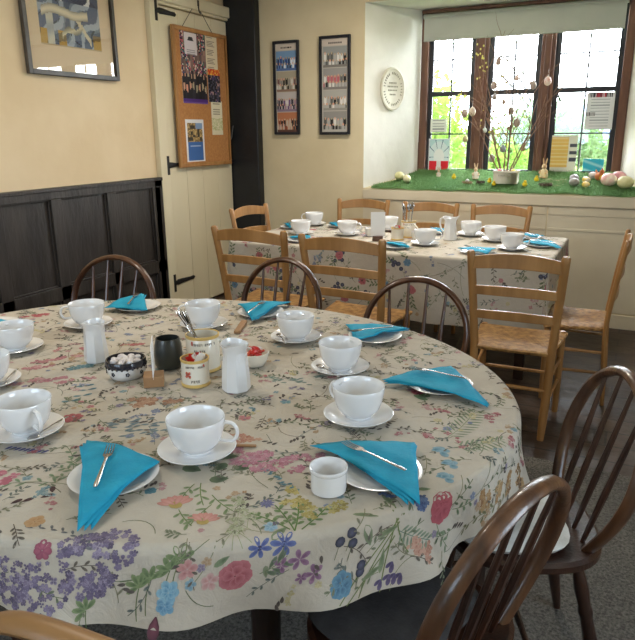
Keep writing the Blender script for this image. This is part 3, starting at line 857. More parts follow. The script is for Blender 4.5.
    def berries(s, ps, r, c='2f3550'):
        for p in ps:
            s.poly([(p[0]+r*cos(i*.7), p[1]+r*sin(i*.7)) for i in range(9)], lin('5c6080'), lin(c))
            s.line([p, (p[0]+.02, p[1]-.03)], .0012, '5a6a4a')
BASE = lin('bcb4a6')
PINK = ['cf7f94', 'd89aa8', 'b9647e', 'c9899c']; LILAC = ['8f7fa3', '6f6088', 'a798b6', '7d6d97', '5e5274']
TEAL = ['4a8a9c', '2f7288', '6fa3ae']; ORNG = ['c98a6e', 'd8a488', 'b87458']

def floral_main(F):
    A = lambda p, a=0: atan2(p[1], p[0])+a          # image "up" is away from the viewer's side
    # --- lower left lilac and leaves
    for p, rx, ry, n in (((-.906, .641), .075, .055, 90), ((-.858, .769), .07, .022, 55), ((-.803, .695), .05, .028, 50), ((-.99, .62), .06, .06, 80), ((-.80, .775), .045, .04, 35), ((-1.06, .66), .05, .04, 40)):
        F.cluster(p, rx, ry, A(p, -1.57), LILAC, n, .0085)
    for p, a in (((-.95, .55), -1.2), ((-.76, .72), -1.9), ((-.70, .78), -1.5)): F.line(F.curve(p, A(p, a), .10, .5), .0016, '6f7a5e')
    for p in ((-.708, .75), (-.679, .809), (-.684, .784), (-.798, .639), (-.72, .73)):
        for k in range(5): F.leaf(p, A(p, -1.2+k*.75), .030, .011, '4f6f3c', '8ba268')
        F.line(F.curve(p, A(p, 2.6), .07, .4), .0018, '62744c')
    for k in range(14): F.leaf((-1.0+.0125*k, .745+.006*k-.0004*k*k), A((-1, .7), .4+.9*(k % 2)-.5), .016, .006, '5c5f62', '84868a')
    F.flower((-.662, .746), .024, 6, '3f9cc8', '8ec6de', None, 2); F.flower((-.654, .722), .020, 6, '2f86b8', '7ab8d8', None, 2); F.flower((-.632, .778), .013, 5, '5f96b0', '8fb8c8', None)
    F.petal((-.66, .70), (cos(-1.2), sin(-1.2)), .055, .026, lin('9c4a64'), lin('6a3048'))
    F.flower((-.93, .715), .020, 7, 'c45878', 'a84468', None, 1)
    # --- left part of the top
    p = (-1.001, .766); F.flower(p, .021, 6, 'c08a4a', 'cfa368', '5a3a22', 1, .9, .33)
    for q, a in (((-1.056, .861), .3), ((-1.063, .834), -1.0), ((-1.085, .805), -.9), ((-1.10, .79), -.8)): F.leaf(q, A(q, a-.4), .027, .013, '43282e', '5c3a3c')
    F.line(F.curve((-1.04, .87), A(p, .2), .12, 1.0), .0018, '5c5a48')
    for k in range(6):
        q = (-1.06-.012*k, .93+.018*k); F.sprig(q, A(q, .9-.4*k), .06, n=5, ll=.02)
    F.sprig((-1.05, .90), A(p, .8), .16, n=6, ll=.03, lw=.008); F.sprig((-1.08, .94), A(p, -.3), .15, n=7, ll=.026)
    for k in range(9): q = (-1.32+.012*k, .955+.003*k); F.leaf(q, A(q, -1.2), .022, .009, '3f3f7c', '5c60a0')
    F.cluster((-1.21, .862), .03, .02, 0, ['c86078', 'd88a98'], 10, .014)
    p = (-1.309, 1.162); F.flower(p, .030, 9, 'a03c48', 'c8606a', '7c2c38', 2, .6)
    for q in ((-1.42, 1.33), (-1.399, 1.289), (-1.45, 1.35), (-1.40, 1.245)): F.leaf(q, A(q, -1.3), .030, .013, '3a6a78', '5a8f9c'); F.leaf(q, A(q, 1.3), .026, .012, '4a7a84', '6a9aa4')
    for q, n in (((-1.586, 1.342), 14), ((-1.65, 1.30), 12), ((-1.514, 1.374), 10), ((-1.752, 1.451), 10), ((-1.697, 1.53), 9), ((-1.722, 1.403), 12)):
        F.cluster(q, .055, .014, A(q, -1.57), ['c88088', 'd49a9c', 'b86c7c'], n, .014)
    for q in ((-1.59, 1.47), (-1.57, 1.49), (-1.60, 1.45)): F.flower(q, .022, 5, '3f7c8c', '7aa6ae', None)
    F.cluster((-1.60, 1.72), .05, .012, A((-1.6, 1.7), -1.57), ['b8505a', 'c86e70'], 12, .013)
    F.cluster((-1.72, 1.62), .04, .012, 0, ['c87078', 'c88a88'], 10, .014)
    F.cluster((-2.24, 1.86), .06, .02, A((-2.2, 1.8), -1.57), ['b8404e', 'c86068'], 20, .014)
    F.flower((-2.12, 1.72), .025, 5, '2c5c8c', '3f7ca0', None)
    # --- centre
    for q in ((-1.182, 1.171), (-1.123, 1.181), (-1.10, 1.225), (-1.108, 1.144), (-1.16, 1.21), (-1.06, 1.18)):
        for k in range(6): F.leaf((q[0]+F.rng.uniform(-.02, .02), q[1]+F.rng.uniform(-.02, .02)), A(q, -1.5+F.rng.uniform(-.4, .4)), .024, .009, '4f7280', '8098a0')
    for q in ((-1.197, 1.349), (-1.136, 1.362), (-1.199, 1.309), (-1.23, 1.33)): F.cluster(q, .035, .012, A(q, -1.57), ['b88460', 'c89c78', 'a06c4c'], 12, .013)
    for q in ((-.97, 1.648), (-.90, 1.66), (-.867, 1.654), (-.826, 1.711), (-.93, 1.63)):
        for k in range(6): F.leaf((q[0]+F.rng.uniform(-.03, .03), q[1]+F.rng.uniform(-.015, .015)), A(q, -1.5+F.rng.uniform(-.5, .5)), .022, .008, '5a8078', '8aa49a')
    F.flower((-.833, 1.50), .017, 5, '4f8ea0', '86b4bc', None)
    F.flower((-.884, 1.362), .020, 6, 'c05864', 'd48a8c', None, 1)
    F.cluster((-.834, 1.25), .03, .022, 0, ORNG+['c87868'], 16, .010); F.cluster((-.802, 1.262), .03, .012, 0, ORNG, 12, .010)
    for (p, rx, ry, n) in (((-.745, 1.175), .055, .030, 70), ((-.69, 1.16), .045, .022, 45), ((-.655, 1.215), .035, .02, 30), ((-.606, 1.242), .03, .02, 26), ((-.628, 1.175), .022, .014, 16), ((-.80, 1.195), .025, .016, 20)):
        F.cluster(p, rx, ry, A(p, -1.2), PINK, n, .0085)
    F.line(F.curve((-.56, 1.285), A(p, 1.9), .12, .3), .003, '6a5058')
    for i in range(16): q = (-.70+.0075*i+F.rng.uniform(-.004, .004), 1.135-.0033*i+F.rng.uniform(-.008, .008)); F.leaf(q, A(q, F.rng.uniform(-2, -.6)), .014, .008, '2f7288', '6fa3b0')
    for q, a, L, W_ in (((-.80, 1.18), 2.0, .055, .035), ((-.745, 1.075), 1.6, .045, .032), ((-.82, 1.075), 1.0, .05, .034), ((-.725, 1.13), 1.2, .04, .028), ((-.79, 1.09), -.6, .04, .026), ((-.78, 1.17), 1.5, .04, .026)): F.leaf(q, A(q, a), L, W_, '3f5236', '6f845c')
    F.daisy_side((-.786, .935), A((-.79, .94)), .036); F.daisy_side((-.700, .910), A((-.7, .9), -.25), .032)
    for q, a, L in (((-.79, 1.03), 3.0, .09), ((-.77, .925), 3.3, .07), ((-.72, .97), 2.4, .08), ((-.80, 1.02), 2.5, .07), ((-.74, 1.0), 3.5, .08)): F.sprig(q, A(q, a), L, '6a7f4c', ('6a8a48', '94a874'), 5, .024, .008, .3, .0022)
    F.flower((-.868, .956), .014, 7, '2f6f84', '4f94a4', None, 2, .8)
    p = (-.616, 1.019); F.flower(p, .017, 10, '5c5a8c', '8888b4', '4a4878', 2, .3)
    F.line(F.curve((-.60, 1.01), A(p, -2.0), .09, .6), .0016, '5a6450'); F.flower((-.565, .965), .008, 6, '5a5068', '7a708c', None)
    for q, n in (((-.561, 1.061), 12), ((-.59, 1.09), 14), ((-.518, 1.022), 10), ((-.478, 1.081), 10), ((-.535, 1.045), 12), ((-.49, 1.06), 8), ((-.575, 1.04), 8)): F.cluster(q, .016, .012, 0, ['c9b24a', 'd8c874', 'a8953a'], n, .0085)
    for q, a in (((-.52, .96), .3), ((-.52, .96), -.2), ((-.51, .97), -.7), ((-.53, .96), .8)): F.sprig(q, A(q, a), .10, '5f7a44', ('5a7a40', '86a064'), 7, .020, .009, .2, .003)
    F.leaf((-.54, .965), A(p, 2.4), .045, .018, '5f7748', '8a9c70')
    for q in ((-.676, 1.009), (-.627, .969), (-.626, .913), (-.66, .985), (-.64, .94)):
        F.cluster(q, .020, .014, 0, ['b8bc90', 'cdd0ac', '98a070'], 16, .0055)
        for k in range(4): F.line(F.curve(q, A(q, 3.1+.4*(k-1.5)), .05, .2), .001, '8a9870')
    F.flower((-.568, .951), .016, 6, '6fa6c8', 'a4c8da', None, 1)
    for q, r_ in (((-.524, .928), .027), ((-.560, .898), .023)): F.flower(q, r_, 6, '34489c', '6478b8', '2a3068', 1, .42)
    for q, r_ in (((-.473, .924), .023), ((-.424, .922), .022), ((-.495, .895), .020), ((-.44, .90), .014)): F.flower(q, r_, 5, '7a4474', 'a878a0', None, 1, .5)
    p = (-.561, .832); F.flower(p, .036, 7, 'a8384c', 'd06e7a', '5c3030', 2, .95, .2)
    F.flower((-.60, .80), .020, 5, 'd08a88', 'e0b4ac', None); F.flower((-.655, .80), .022, 5, 'c87878', 'dca09c', None)
    F.sprig((-.52, .86), A(p, -1.2), .06, '6a7a5c', ('50684c', '7c9070'), 6, .03, .01); F.line(F.curve((-.64, .87), A(p, 3.0), .10, -.6), .0014, '7a8468')
    F.leaf((-.60, .86), A(p, 2.2), .035, .014, '5c7850', '8aa078'); F.line(F.curve((-.66, .93), A(p, -2.5), .12, .8), .0014, '8a8e70')
    F.leaf((-.50, .86), A(p, .3), .03, .012, '6f7f54', '94a07c')
    F.flower((-.353, .941), .030, 8, '246a94', '5c9cbc', '3c4c50', 2, .8)
    F.berries([(-.427, .994), (-.42, 1.02), (-.401, 1.009), (-.345, .995), (-.335, .985)], .011)
    F.leaf((-.36, 1.03), A(p, .6), .05, .02, '63744c', '8c9c74')
    for q, a, L, b_ in (((-.385, 1.14), -2.9, .20, .3), ((-.36, 1.13), 3.1, .22, -.2), ((-.40, 1.13), -2.7, .14, .8), ((-.35, 1.12), 3.0, .18, .3), ((-.33, 1.08), 3.2, .16, -.4)): F.line(F.curve(q, A(q, a), L, b_), .0028, '6c7a4c')
    for q, a in (((-.37, 1.12), .6), ((-.34, 1.10), 2.4), ((-.33, 1.05), -2.6), ((-.30, 1.03), 2.6), ((-.39, 1.08), 1.6)): F.leaf(q, A(q, a), .055, .013, '62784a', '8fa074')
    for q in ((-.286, 1.049), (-.268, 1.03), (-.25, 1.05), (-.275, 1.01), (-.26, 1.04)): F.leaf(q, A(q, -2.6), .026, .012, '4a3c6c', '6c5c8c'); F.leaf(q, A(q, 2.8), .02, .010, '3c3460', '6c5c8c')
    F.fern((-.335, 1.09), A((-.3, 1.1), -1.5), .10, '58766c', 9, .026)
    for q in ((-.268, 1.105), (-.235, 1.118)): F.cluster(q, .02, .012, 0, ORNG, 9, .012)
    p = (-.281, 1.197); F.flower(p, .036, 8, 'a82c44', 'c84c60', '7c1c30', 3, .85, .2)
    F.leaf((-.325, 1.22), A(p, 1.8), .03, .014, '5f7c54', '84986c'); F.sprig((-.25, 1.22), A(p, -1.0), .08, n=5); F.sprig((-.26, 1.17), A(p, -2.0), .08, n=5)
    F.cluster((-.334, 1.169), .018, .016, 0, ['3c5a94', '2c4478', '5c78a8'], 22, .009); F.cluster((-.395, 1.156), .02, .005, 0, ['3c5a94', '5c78a8'], 10, .009)
    for q, r_ in (((-.368, 1.399), .034), ((-.329, 1.346), .026), ((-.323, 1.282), .028)):
        for k in range(5): F.leaf((q[0]+.012*cos(k*1.3), q[1]+.012*sin(k*1.3)), A(q, -1.57+.5*(k-2)), r_, .020, '3f8aa4', '8ebaca')
    F.fern((-.36, 1.47), A((-.3, 1.5), -.5), .20, '7c946a', 12, .045); F.fern((-.33, 1.43), A((-.3, 1.5), -1.2), .14, '8a9c78', 10, .04)
    p = (-.514, 1.735); F.cluster(p, .022, .018, 0, ['a83c64', '8c2c54', 'c86a88'], 16, .014)
    for k in range(4): F.leaf((-.51+.01*k, 1.69), A(p, -2+1.0*k), .04, .02, '3f6a44', '6f9068')
    # right side skirt
    for q in ((-.17, 1.33), (-.15, 1.40), (-.12, 1.48)):
        F.cluster(q, .03, .02, 0, ['b88a4c', 'c8a468', 'a0703c'], 12, .012); F.sprig((q[0]+.03, q[1]), A(q, 2.6), .10, '6c6a44', ('6c6a3c', '8c8c60'), 6, .02)
    F.cluster((-.10, 1.55), .03, .02, 0, ['b88a4c', '7c5c3c', 'c8a468'], 12, .012)

def scatter(F, inside, box, n, avoid=(), size=1.0, seed=3):
    """small pale sprigs, buds and petals that fill the ground between the large flowers"""
    R = random.Random(seed); k = 0
    greens = [('6c7656', '8c9474'), ('5a6a4c', '84906e'), ('78785c', '9a987c'), ('5c6660', '848e86'), ('5a5048', '7c7264')]
    cols = [('c08088', 'd4a8a4'), ('5c8c98', '9cb8bc'), ('b89060', 'cdb08c'), ('7a6c90', 'a498b0'), ('b85c68', 'cf9090'), ('6a7aa0', '9aa6bc'), ('c8b878', 'd8cca0')]
    while k < n:
        p = (R.uniform(*box[:2]), R.uniform(*box[2:]))
        if not inside(p): continue
        k += 1
        dense = 1 if any(abs(p[0]-a[0]) < a[2] and abs(p[1]-a[1]) < a[2] for a in avoid) else 0
        q = R.random(); g = R.choice(greens); c = R.choice(cols); a = R.uniform(0, 6.28); z = size
        if dense and q > .3: continue
        if q < .42: F.sprig(p, a, R.uniform(.04, .10)*z, g[0], g, R.randint(3, 7), .017*z, .006*z, R.uniform(-1, 1), .0014*z)
        elif q < .55: F.line(F.curve(p, a, R.uniform(.05, .16)*z, R.uniform(-2, 2)), .0013*z, g[0])
        elif q < .72: F.flower(p, R.uniform(.007, .014)*z, R.randint(4, 6), c[0], c[1], None)
        elif q < .86: F.cluster(p, .025*z, .010*z, a, list(c), R.randint(5, 12), .007*z)
        else:
            for j in range(R.randint(2, 4)): F.leaf((p[0]+.012*j*cos(a)*z, p[1]+.012*j*sin(a)*z), a+R.uniform(.4, 1.2), .018*z, .008*z, '4c4444', '6c6058')

m = MB(); N = 288; vs = []; fs = []
drop = lambda th: .182+.010*sin(3*th+.4)+.007*sin(7*th)
ks = [0.001, .08, .16, .24, .32, .4, .48, .56, .64, .72, .8, .88, .94, .98, 1.0]
rows = []
for i in range(N):
    th = 2*pi*i/N; ct, st_ = cos(th), sin(th); R0 = 1/sqrt((ct/RA)**2+(st_/RB)**2); ln = []
    for k in ks: ln.append(S(CX+ct*R0*k, CY+st_*R0*k))
    D = drop(th)
    for j in range(1, 25):
        sdist = D*(j/24)**1.25; ln.append(S(CX+ct*(R0+sdist), CY+st_*(R0+sdist)))
    rows.append(ln)
K = len(rows[0])
for ln in rows: vs += ln
fs = [(i*K+j, ((i+1) % N)*K+j, ((i+1) % N)*K+j+1, i*K+j+1) for i in range(N) for j in range(K-1)]
m.add(vs, fs, 0, BASE)
F = Floral(S, m)
def ins(p):
    dx, dy = p[0]-CX, p[1]-CY; rho = math.hypot(dx, dy); k = 1/math.sqrt((dx/RA)**2+(dy/RB)**2) if rho > 1e-5 else 9
    return rho-rho*k < .145
av = [(-.9, .68, .13), (-.74, 1.15, .09), (-.55, .95, .10), (-.35, 1.05, .10), (-.56, .83, .06), (-.78, .94, .07), (-.3, 1.2, .05), (-.35, 1.36, .07)]
scatter(F, ins, (-2.6, -.05, .5, 2.6), 2000, av)
floral_main(F)
m.nonormal = True
cl = m.build('floral_tablecloth', M['clothm'], col_attr=True, sharp=180)
tag(cl, 'cream linen cloth with wildflower print draped over the round table in front', 'tablecloth')

# ---- far table
TX0, TX1, TY0, TY1 = -2.56, -.415, 3.86, 4.92
t = empty('long_dining_table', ((TX0+TX1)/2, (TY0+TY1)/2, 0)); tag(t, 'long wooden table hidden under the floral cloth below the window', 'table')
hw, hh = (TX1-TX0)/2-.005, (TY1-TY0)/2-.005
m = MB(); m.box((-hw, -hh, .725), (hw, hh, .756)); m.build('table_top', M['darkwood'], t, bevel=.003)
for sx in (-1, 1):
    for sy in (-1, 1): m = MB(); m.box((sx*(hw-.12)-.03, sy*(hh-.12)-.03, 0), (sx*(hw-.12)+.03, sy*(hh-.12)+.03, .725)); m.build('leg', M['darkwood'], t, bevel=.004)
def S2(x, y, off=0):
    qx, qy = min(max(x, TX0), TX1), min(max(y, TY0), TY1)
    dx, dy = x-qx, y-qy; s = math.hypot(dx, dy)
    if s < 1e-7: return (x, y, TZ+off+.0006*sin(x*19)*sin(y*23))
    ux, uy = dx/s, dy/s; r0 = .014; arc = r0*pi/2
    if s < arc: ph = s/r0; o = (r0+off)*sin(ph); d = r0-(r0+off)*cos(ph)
    else:
        e = s-arc; w = min(1, e/.3); al = x if abs(uy) > abs(ux) else y
        o = r0+off+.018*w+.014*w*sin(al*17+1.2*sin(al*5)); d = r0+e
    return (qx+ux*o, qy+uy*o, TZ-d)
m = MB(); xs = [TX0-.2+ (TX1-TX0+.2+.2)*i/220 for i in range(221)]; ys = [TY0-.43+(TY1-TY0+.43+.2)*i/150 for i in range(151)]
vs = [S2(x, y) for y in ys for x in xs]; n = len(xs)
m.add(vs, [(j*n+i, j*n+i+1, (j+1)*n+i+1, (j+1)*n+i) for j in range(len(ys)-1) for i in range(n-1)], 0, BASE)
F2 = Floral(S2, m); F2.rng.seed(11)
scatter(F2, lambda p: True, (TX0-.15, TX1+.17, TY0-.41, TY1+.1), 620, (), 1.35, 9)
R = random.Random(4)
for k in range(46):
    p = (R.uniform(TX0-.1, TX1+.12), R.uniform(TY0-.40, TY0-.02) if k % 2 else R.uniform(TY0, TY1)); q = R.random()
    if q < .3: F2.flower(p, .03, 7, 'a83c4c', 'cc6a74', '5c3030', 2, .9)
    elif q < .5: F2.cluster(p, .06, .03, R.uniform(0, 3), LILAC, 30, .012)
    elif q < .65: F2.cluster(p, .05, .03, R.uniform(0, 3), PINK, 30, .011)
    elif q < .8: F2.flower(p, .028, 6, '2f6a94', '6a9cbc', None, 2)
    else: F2.berries([(p[0]+R.uniform(-.04, .04), p[1]+R.uniform(-.04, .04)) for _ in range(6)], .014)
    F2.sprig(p, R.uniform(0, 6), .12, '5f7048', ('56683f', '7f9068'), 8, .032, .012)
m.nonormal = True
cl2 = m.build('floral_tablecloth', M['clothm'], col_attr=True, sharp=180)
tag(cl2, 'cream floral cloth hanging to knee height on the long table by the window', 'tablecloth')

# ============================================================ tableware
T0 = TZ+.0022
def cup_root(sc=1):
    r = empty('tea_cup')
    m = MB(); m.lathe([(.0, .004), (.030, .004), (.031, 0), (.034, 0), (.035, .006), (.046, .014), (.057, .028), (.0645, .050), (.068, .072), (.0695, .0865), (.0685, .0880), (.0665, .086), (.065, .070), (.059, .042), (.048, .022), (.030, .012), (0, .010)], 48)
    m.build('bowl', M['china'], r)
    m = MB(); P = []
    for i in range(15):
        a = -1.25+2.5*i/14; P.append((.074+.026*cos(a)*1.0, 0, .052+.025*sin(a)*1.05))
    P = [(.0645, 0, .070)]+[(.072, 0, .077)]+P[::-1][1:-1]+[(.068, 0, .029), (.056, 0, .031)]
    m.tube(P, [.0055]*len(P), 10, up=(0, 1, 0), flat=.8); m.build('handle', M['china'], r)
    return r
def lathe_thing(name, prof, mt, n=48, **k):
    m = MB(); m.lathe(prof, n, **k); return m.build(name, mt)
CUP = Proto(cup_root())
SAUCER = Proto(lathe_thing('saucer', [(0, .003), (.034, .003), (.036, 0), (.040, 0), (.042, .003), (.070, .009), (.092, .017), (.0935, .019), (.092, .0198), (.070, .0125), (.045, .0072), (.036, .0062), (.034, .0072), (0, .0072)], M['china']))
def spoon_root():
    r = MB()
    r.ball((0, 0, .004), 1, sc=(.012, .018, .0035), n=14, m=8)
    r.tube([(0, .016, .004), (0, .03, .006), (0, .07, .008), (0, .105, .007), (0, .122, .006)], [.003, .0022, .0024, .0042, .003], 8, flat=.45, up=(1, 0, 0))
    return r.build('teaspoon', M['steel'])
SPOON = Proto(spoon_root())
GC, GS = 'white cups on the round table', 'saucers on the round table'
near = [((-1.975, 1.54), 160, 'at the left edge, upper of the two cut by the frame', None),
        ((-1.77, 1.265), 200, 'cut by the left edge, only its right rim showing', (.02, 10)),
        ((-1.375, 1.068), -18, 'on the left, handle towards the viewer', (.045, -15)),
        ((-1.96, 1.882), 215, 'behind the left milk jug', None),
        ((-1.525, 2.075), 200, 'behind the cutlery mug', None),
        ((-1.10, 2.07), 90, 'at the back between two napkin plates', (-.06, 200)),
        ((-.815, 1.842), 80, 'middle right, teaspoon on its left', (-.065, 215)),
        ((-.618, 1.52), 162, 'just above the nearest right napkin', None),
        ((-.900, 1.168), 20, 'nearest, in the front middle, handle to the right', None)]
for (x, y), h, d, sp in near:
    x *= .975; y *= .975
    SAUCER.put((x, y, T0), 0, 'white saucer, cup '+d, 'saucer', GS)
    CUP.put((x, y, T0+.0075), radians(h), 'white wide tea cup '+d, 'cup', GC)
    if sp:
        a = radians(sp[1]); r_ = .064
        SPOON.put((x+r_*cos(a)+.012*sin(a), y+r_*sin(a)-.012*cos(a), T0+.0105), a+radians(20), 'teaspoon on saucer, cup '+d, 'spoon', 'teaspoons on saucers')
GF = 'white cups on the far table'
far = [((-2.36, 4.80), 190, 'back left corner beside a napkin'), ((-2.235, 4.32), 160, 'left end near the chair back'), ((-1.90, 4.42), 5, 'behind the middle chair'),
       ((-1.70, 4.76), 175, 'behind the menu card'), ((-1.245, 4.22), 15, 'middle front, handle to the right'),
       ((-1.06, 4.74), 60, 'half hidden behind the jug'), ((-.85, 4.56), 170, 'right end, further one'), ((-.685, 4.26), 10, 'right end, nearest one')]
for (x, y), h, d in far:
    SAUCER.put((x, y, T0), 0, 'white saucer on the far table under the cup '+d, 'saucer', 'saucers on the far table', 1.05)
    CUP.put((x, y, T0+.0078), radians(h), 'white tea cup on the far table, '+d, 'cup', GF, 1.08)

# ---- plates with folded teal napkins and forks
PLATE = Proto(lathe_thing('side_plate', [(0, .003), (.052, .003), (.055, 0), (.058, 0), (.060, .003), (.082, .010), (.0965, .015), (.098, .0168), (.0965, .0172), (.080, .0120), (.062, .0062), (.055, .0052), (0, .0052)], M['china']))
def fork_root():
    r = MB(); z = .0
    r.tube([(0, -.085, .003), (0, -.075, .004), (0, -.03, .005), (0, .02, .007), (0, .040, .006)], [.0035, .0052, .0040, .0026, .0045], 8, flat=.4, up=(1, 0, 0))
    vs = []; 
    for y, w, zz_ in ((.036, .004, .006), (.046, .0095, .005), (.056, .0105, .0045)): vs += [(-w, y, zz_), (w, y, zz_), (w, y, zz_+.0015), (-w, y, zz_+.0015)]
    r.add(vs, [(0, 1, 2, 3), (11, 10, 9, 8)]+[(i*4+k, i*4+(k+1) % 4, i*4+4+(k+1) % 4, i*4+4+k) for i in range(2) for k in range(4)])
    for k in range(4):
        x = -.0088+k*.00587; r.tube([(x, .054, .0052), (x, .075, .0048), (x, .096, .0085)], [.0017, .0016, .0008], 6)
    return r.build('fork', [M['steel']])
FORK = Proto(fork_root())
def napkin(pc, tri, lab, grp, ridge=.012, seed=0, plate_r=.085, lift=0):
    """three-ply folded paper napkin lying over a plate, corners falling towards the cloth"""
    R = random.Random(seed); m = MB(); n = 14
    A, B, C = [Vector((p[0], p[1], 0)) for p in tri]
    cen = (A+B+C)/3
    for ply in range(3):
        sh = .006*ply; rot = .055*ply*(1 if seed % 2 else -1); vs = []; idx = {}
        for i in range(n+1):
            for j in range(n+1-i):
                u, v = i/n, j/n; p = A*(1-u-v)+B*u+C*v; q = p-cen
                p = cen+Vector((q.x*cos(rot)-q.y*sin(rot), q.x*sin(rot)+q.y*cos(rot), 0))*(1-.03*ply)
                d = math.hypot(p.x-pc[0], p.y-pc[1])
                z = T0+.0205
                f = max(0, (d-plate_r-.01)/.11); z -= min(.0175, .0175*min(1, f)**1.3)
                fold_ = ridge*max(0, 1-abs(u-.42-.25*v)*4.0)*max(0, 1-d/.16)
                z += fold_+.0018*sin(p.x*90+seed)*sin(p.y*70+seed*2)
                idx[(i, j)] = len(vs); vs.append((p.x, p.y, z+lift+(2-ply)*.0022*(1+.8*sin(u*3+seed))+.0005))
        fs = []
        for i in range(n):
            for j in range(n-i):
                fs.append((idx[i, j], idx[i+1, j], idx[i, j+1]))
                if i+j < n-1: fs.append((idx[i+1, j], idx[i+1, j+1], idx[i, j+1]))
        m.add(vs, fs)
    o = m.build('paper_napkin', M['teal'], solid=.0011, sharp=50); tag(o, lab, 'napkin', grp); return o
def setting(pc, tris, fork, lab, far_=False, seed=0):
    pc = (pc[0]*.985, pc[1]*.985) if not far_ else pc
    gp = 'side plates on the far table' if far_ else 'side plates on the round table'
    PLATE.put((pc[0], pc[1], T0), 0, 'white side plate '+lab, 'plate', gp)
    napkin(pc, tris, 'folded teal paper napkin '+lab, 'teal napkins on the far table' if far_ else 'teal napkins on the round table', seed=seed)
    if fork:
        (x0, y0), (x1, y1) = fork; a = atan2(y1-y0, x1-x0)-pi/2
        f = FORK.put(((x0+x1)/2, (y0+y1)/2, T0+.0335), a, 'steel fork lying on the napkin '+lab, 'fork', 'forks on napkins')
setting((-.985, .972), [(-1.155, 1.062), (-.905, 1.035), (-.885, .765)], ((-.931, .859), (-1.038, 1.026)), 'at the front left of the round table', seed=1)
setting((-.455, 1.245), [(-.640, 1.265), (-.415, 1.385), (-.320, 1.120)], ((-.384, 1.209), (-.535, 1.262)), 'nearest on the right, beside the small ramekin', seed=2)
setting((-.475, 1.815), [(-.630, 1.735), (-.470, 1.935), (-.300, 1.680)], ((-.393, 1.798), (-.555, 1.815)), 'at the right edge of the round table', seed=3)
setting((-.825, 2.185), [(-.975, 2.255), (-.712, 2.265), (-.845, 2.045)], ((-.775, 2.195), (-.87, 2.10)), 'at the back right before an arched chair', seed=4)
setting((-1.39, 2.30), [(-1.53, 2.345), (-1.320, 2.45), (-1.325, 2.125)], ((-1.365, 2.16), (-1.39, 2.32)), 'at the back, pointing right, before an arched chair', seed=5)
setting((-1.94, 2.16), [(-2.00, 2.02), (-2.06, 2.33), (-1.80, 2.06)], ((-1.91, 2.07), (-1.98, 2.20)), 'at the back left beside the panelling', seed=6)
# plate seen only as a blue tip at the far left edge
napkin((-2.24, 1.66), [(-2.33, 1.60), (-2.12, 1.76), (-2.20, 1.58)], 'tip of a teal napkin at the left edge of the photo', 'teal napkins on the round table', seed=8)
PLATE.put((-2.245, 1.665, T0), 0, 'white side plate at the left edge of the photo under a napkin tip', 'plate', 'side plates on the round table')
LF = [((-2.45, 4.58), [(-2.58, 4.66), (-2.36, 4.62), (-2.40, 4.46)], 'at the left end of the far table'),
      ((-2.12, 4.78), [(-2.24, 4.83), (-2.0, 4.88), (-2.10, 4.66)], 'at the back left of the far table'),
      ((-1.39, 4.03), [(-1.50, 4.08), (-1.42, 4.20), (-1.26, 3.97)], 'in front of the menu card on the far table'),
      ((-.87, 4.05), [(-.99, 4.08), (-.76, 4.16), (-.78, 3.95)], 'behind the rail of the nearest right chair'),
      ((-.53, 4.46), [(-.66, 4.47), (-.53, 4.62), (-.385, 4.36)], 'at the right end of the far table'),
      ((-2.08, 4.02), [(-2.20, 4.04), (-2.08, 4.15), (-1.98, 3.98)], 'between the two left chairs of the far table'),
      ((-1.30, 4.76), [(-1.42, 4.78), (-1.22, 4.84), (-1.26, 4.66)], 'behind the red topped bowl of the far table'),
      ((-.64, 4.76), [(-.74, 4.78), (-.55, 4.82), (-.60, 4.68)], 'at the back right of the far table')]
for i, (pc, tr, lab) in enumerate(LF): setting(pc, tr, ((tr[2][0]*.6+pc[0]*.4, tr[2][1]*.6+pc[1]*.4), (tr[0][0]*.4+pc[0]*.6, tr[0][1]*.4+pc[1]*.6)), lab, True, seed=20+i)

# ---- milk jugs: faceted body with spout and handle
def jug_root():
    r = empty('milk_jug'); m = MB(); n = 32
    prof = [(.0, .006, 0), (.036, 0, .6), (.0385, .003, .8), (.037, .03, 1), (.034, .07, 1), (.0315, .098, .9), (.0315, .108, .2), (.034, .118, 0), (.0375, .128, 0), (.0360, .1285, 0), (.0300, .108, 0), (.0300, .06, 0), (.0320, .01, 0), (0, .009, 0)]
    vs = []
    for r_, z, fc in prof:
        for i in range(n):
            a = 2*pi*i/n; k = pi/4; fr = cos(pi/8)/cos(((a+pi/8) % k)-k/2)
            rr = r_*(1-fc*(1-fr)*1.0)
            zz_ = z; x = rr*cos(a); y = rr*sin(a)
            if z > .10 and r_ > .029:
                sp = max(0, cos(a))**6*(z-.10)/.028; x += .016*sp; zz_ += .010*sp
                zz_ += .004*max(0, -cos(a))**2*(z-.1)/.028-.004*abs(sin(a))**2*(z-.1)/.028
            vs.append((x, y, zz_))
    fs = [(j*n+i, j*n+(i+1) % n, (j+1)*n+(i+1) % n, (j+1)*n+i) for j in range(len(prof)-1) for i in range(n)]
    m.add(vs, fs); m.build('body', M['china'], r, sharp=22)
    m = MB(); m.tube([(-.031, 0, .112), (-.045, 0, .122), (-.060, 0, .112), (-.064, 0, .088), (-.056, 0, .06), (-.044, 0, .045), (-.034, 0, .042)], [.005, .0055, .006, .0055, .005, .0045, .004], 10, up=(0, 1, 0)); m.build('handle', M['china'], r)
    return r
JUG = Proto(jug_root())
JUG.put((-1.583, 1.54, T0), radians(-72), 'white faceted milk jug on the left, beside the almond bowl', 'jug', 'milk jugs', 1.05)
JUG.put((-1.013, 1.522, T0), radians(-30), 'white faceted milk jug right of the cutlery mug, spout to the right', 'jug', 'milk jugs', 1.13)
JUG.put((-1.15, 4.50, T0), radians(170)+pi, 'white milk jug on the far table right of the cutlery mug', 'jug', 'milk jugs', 1.25)
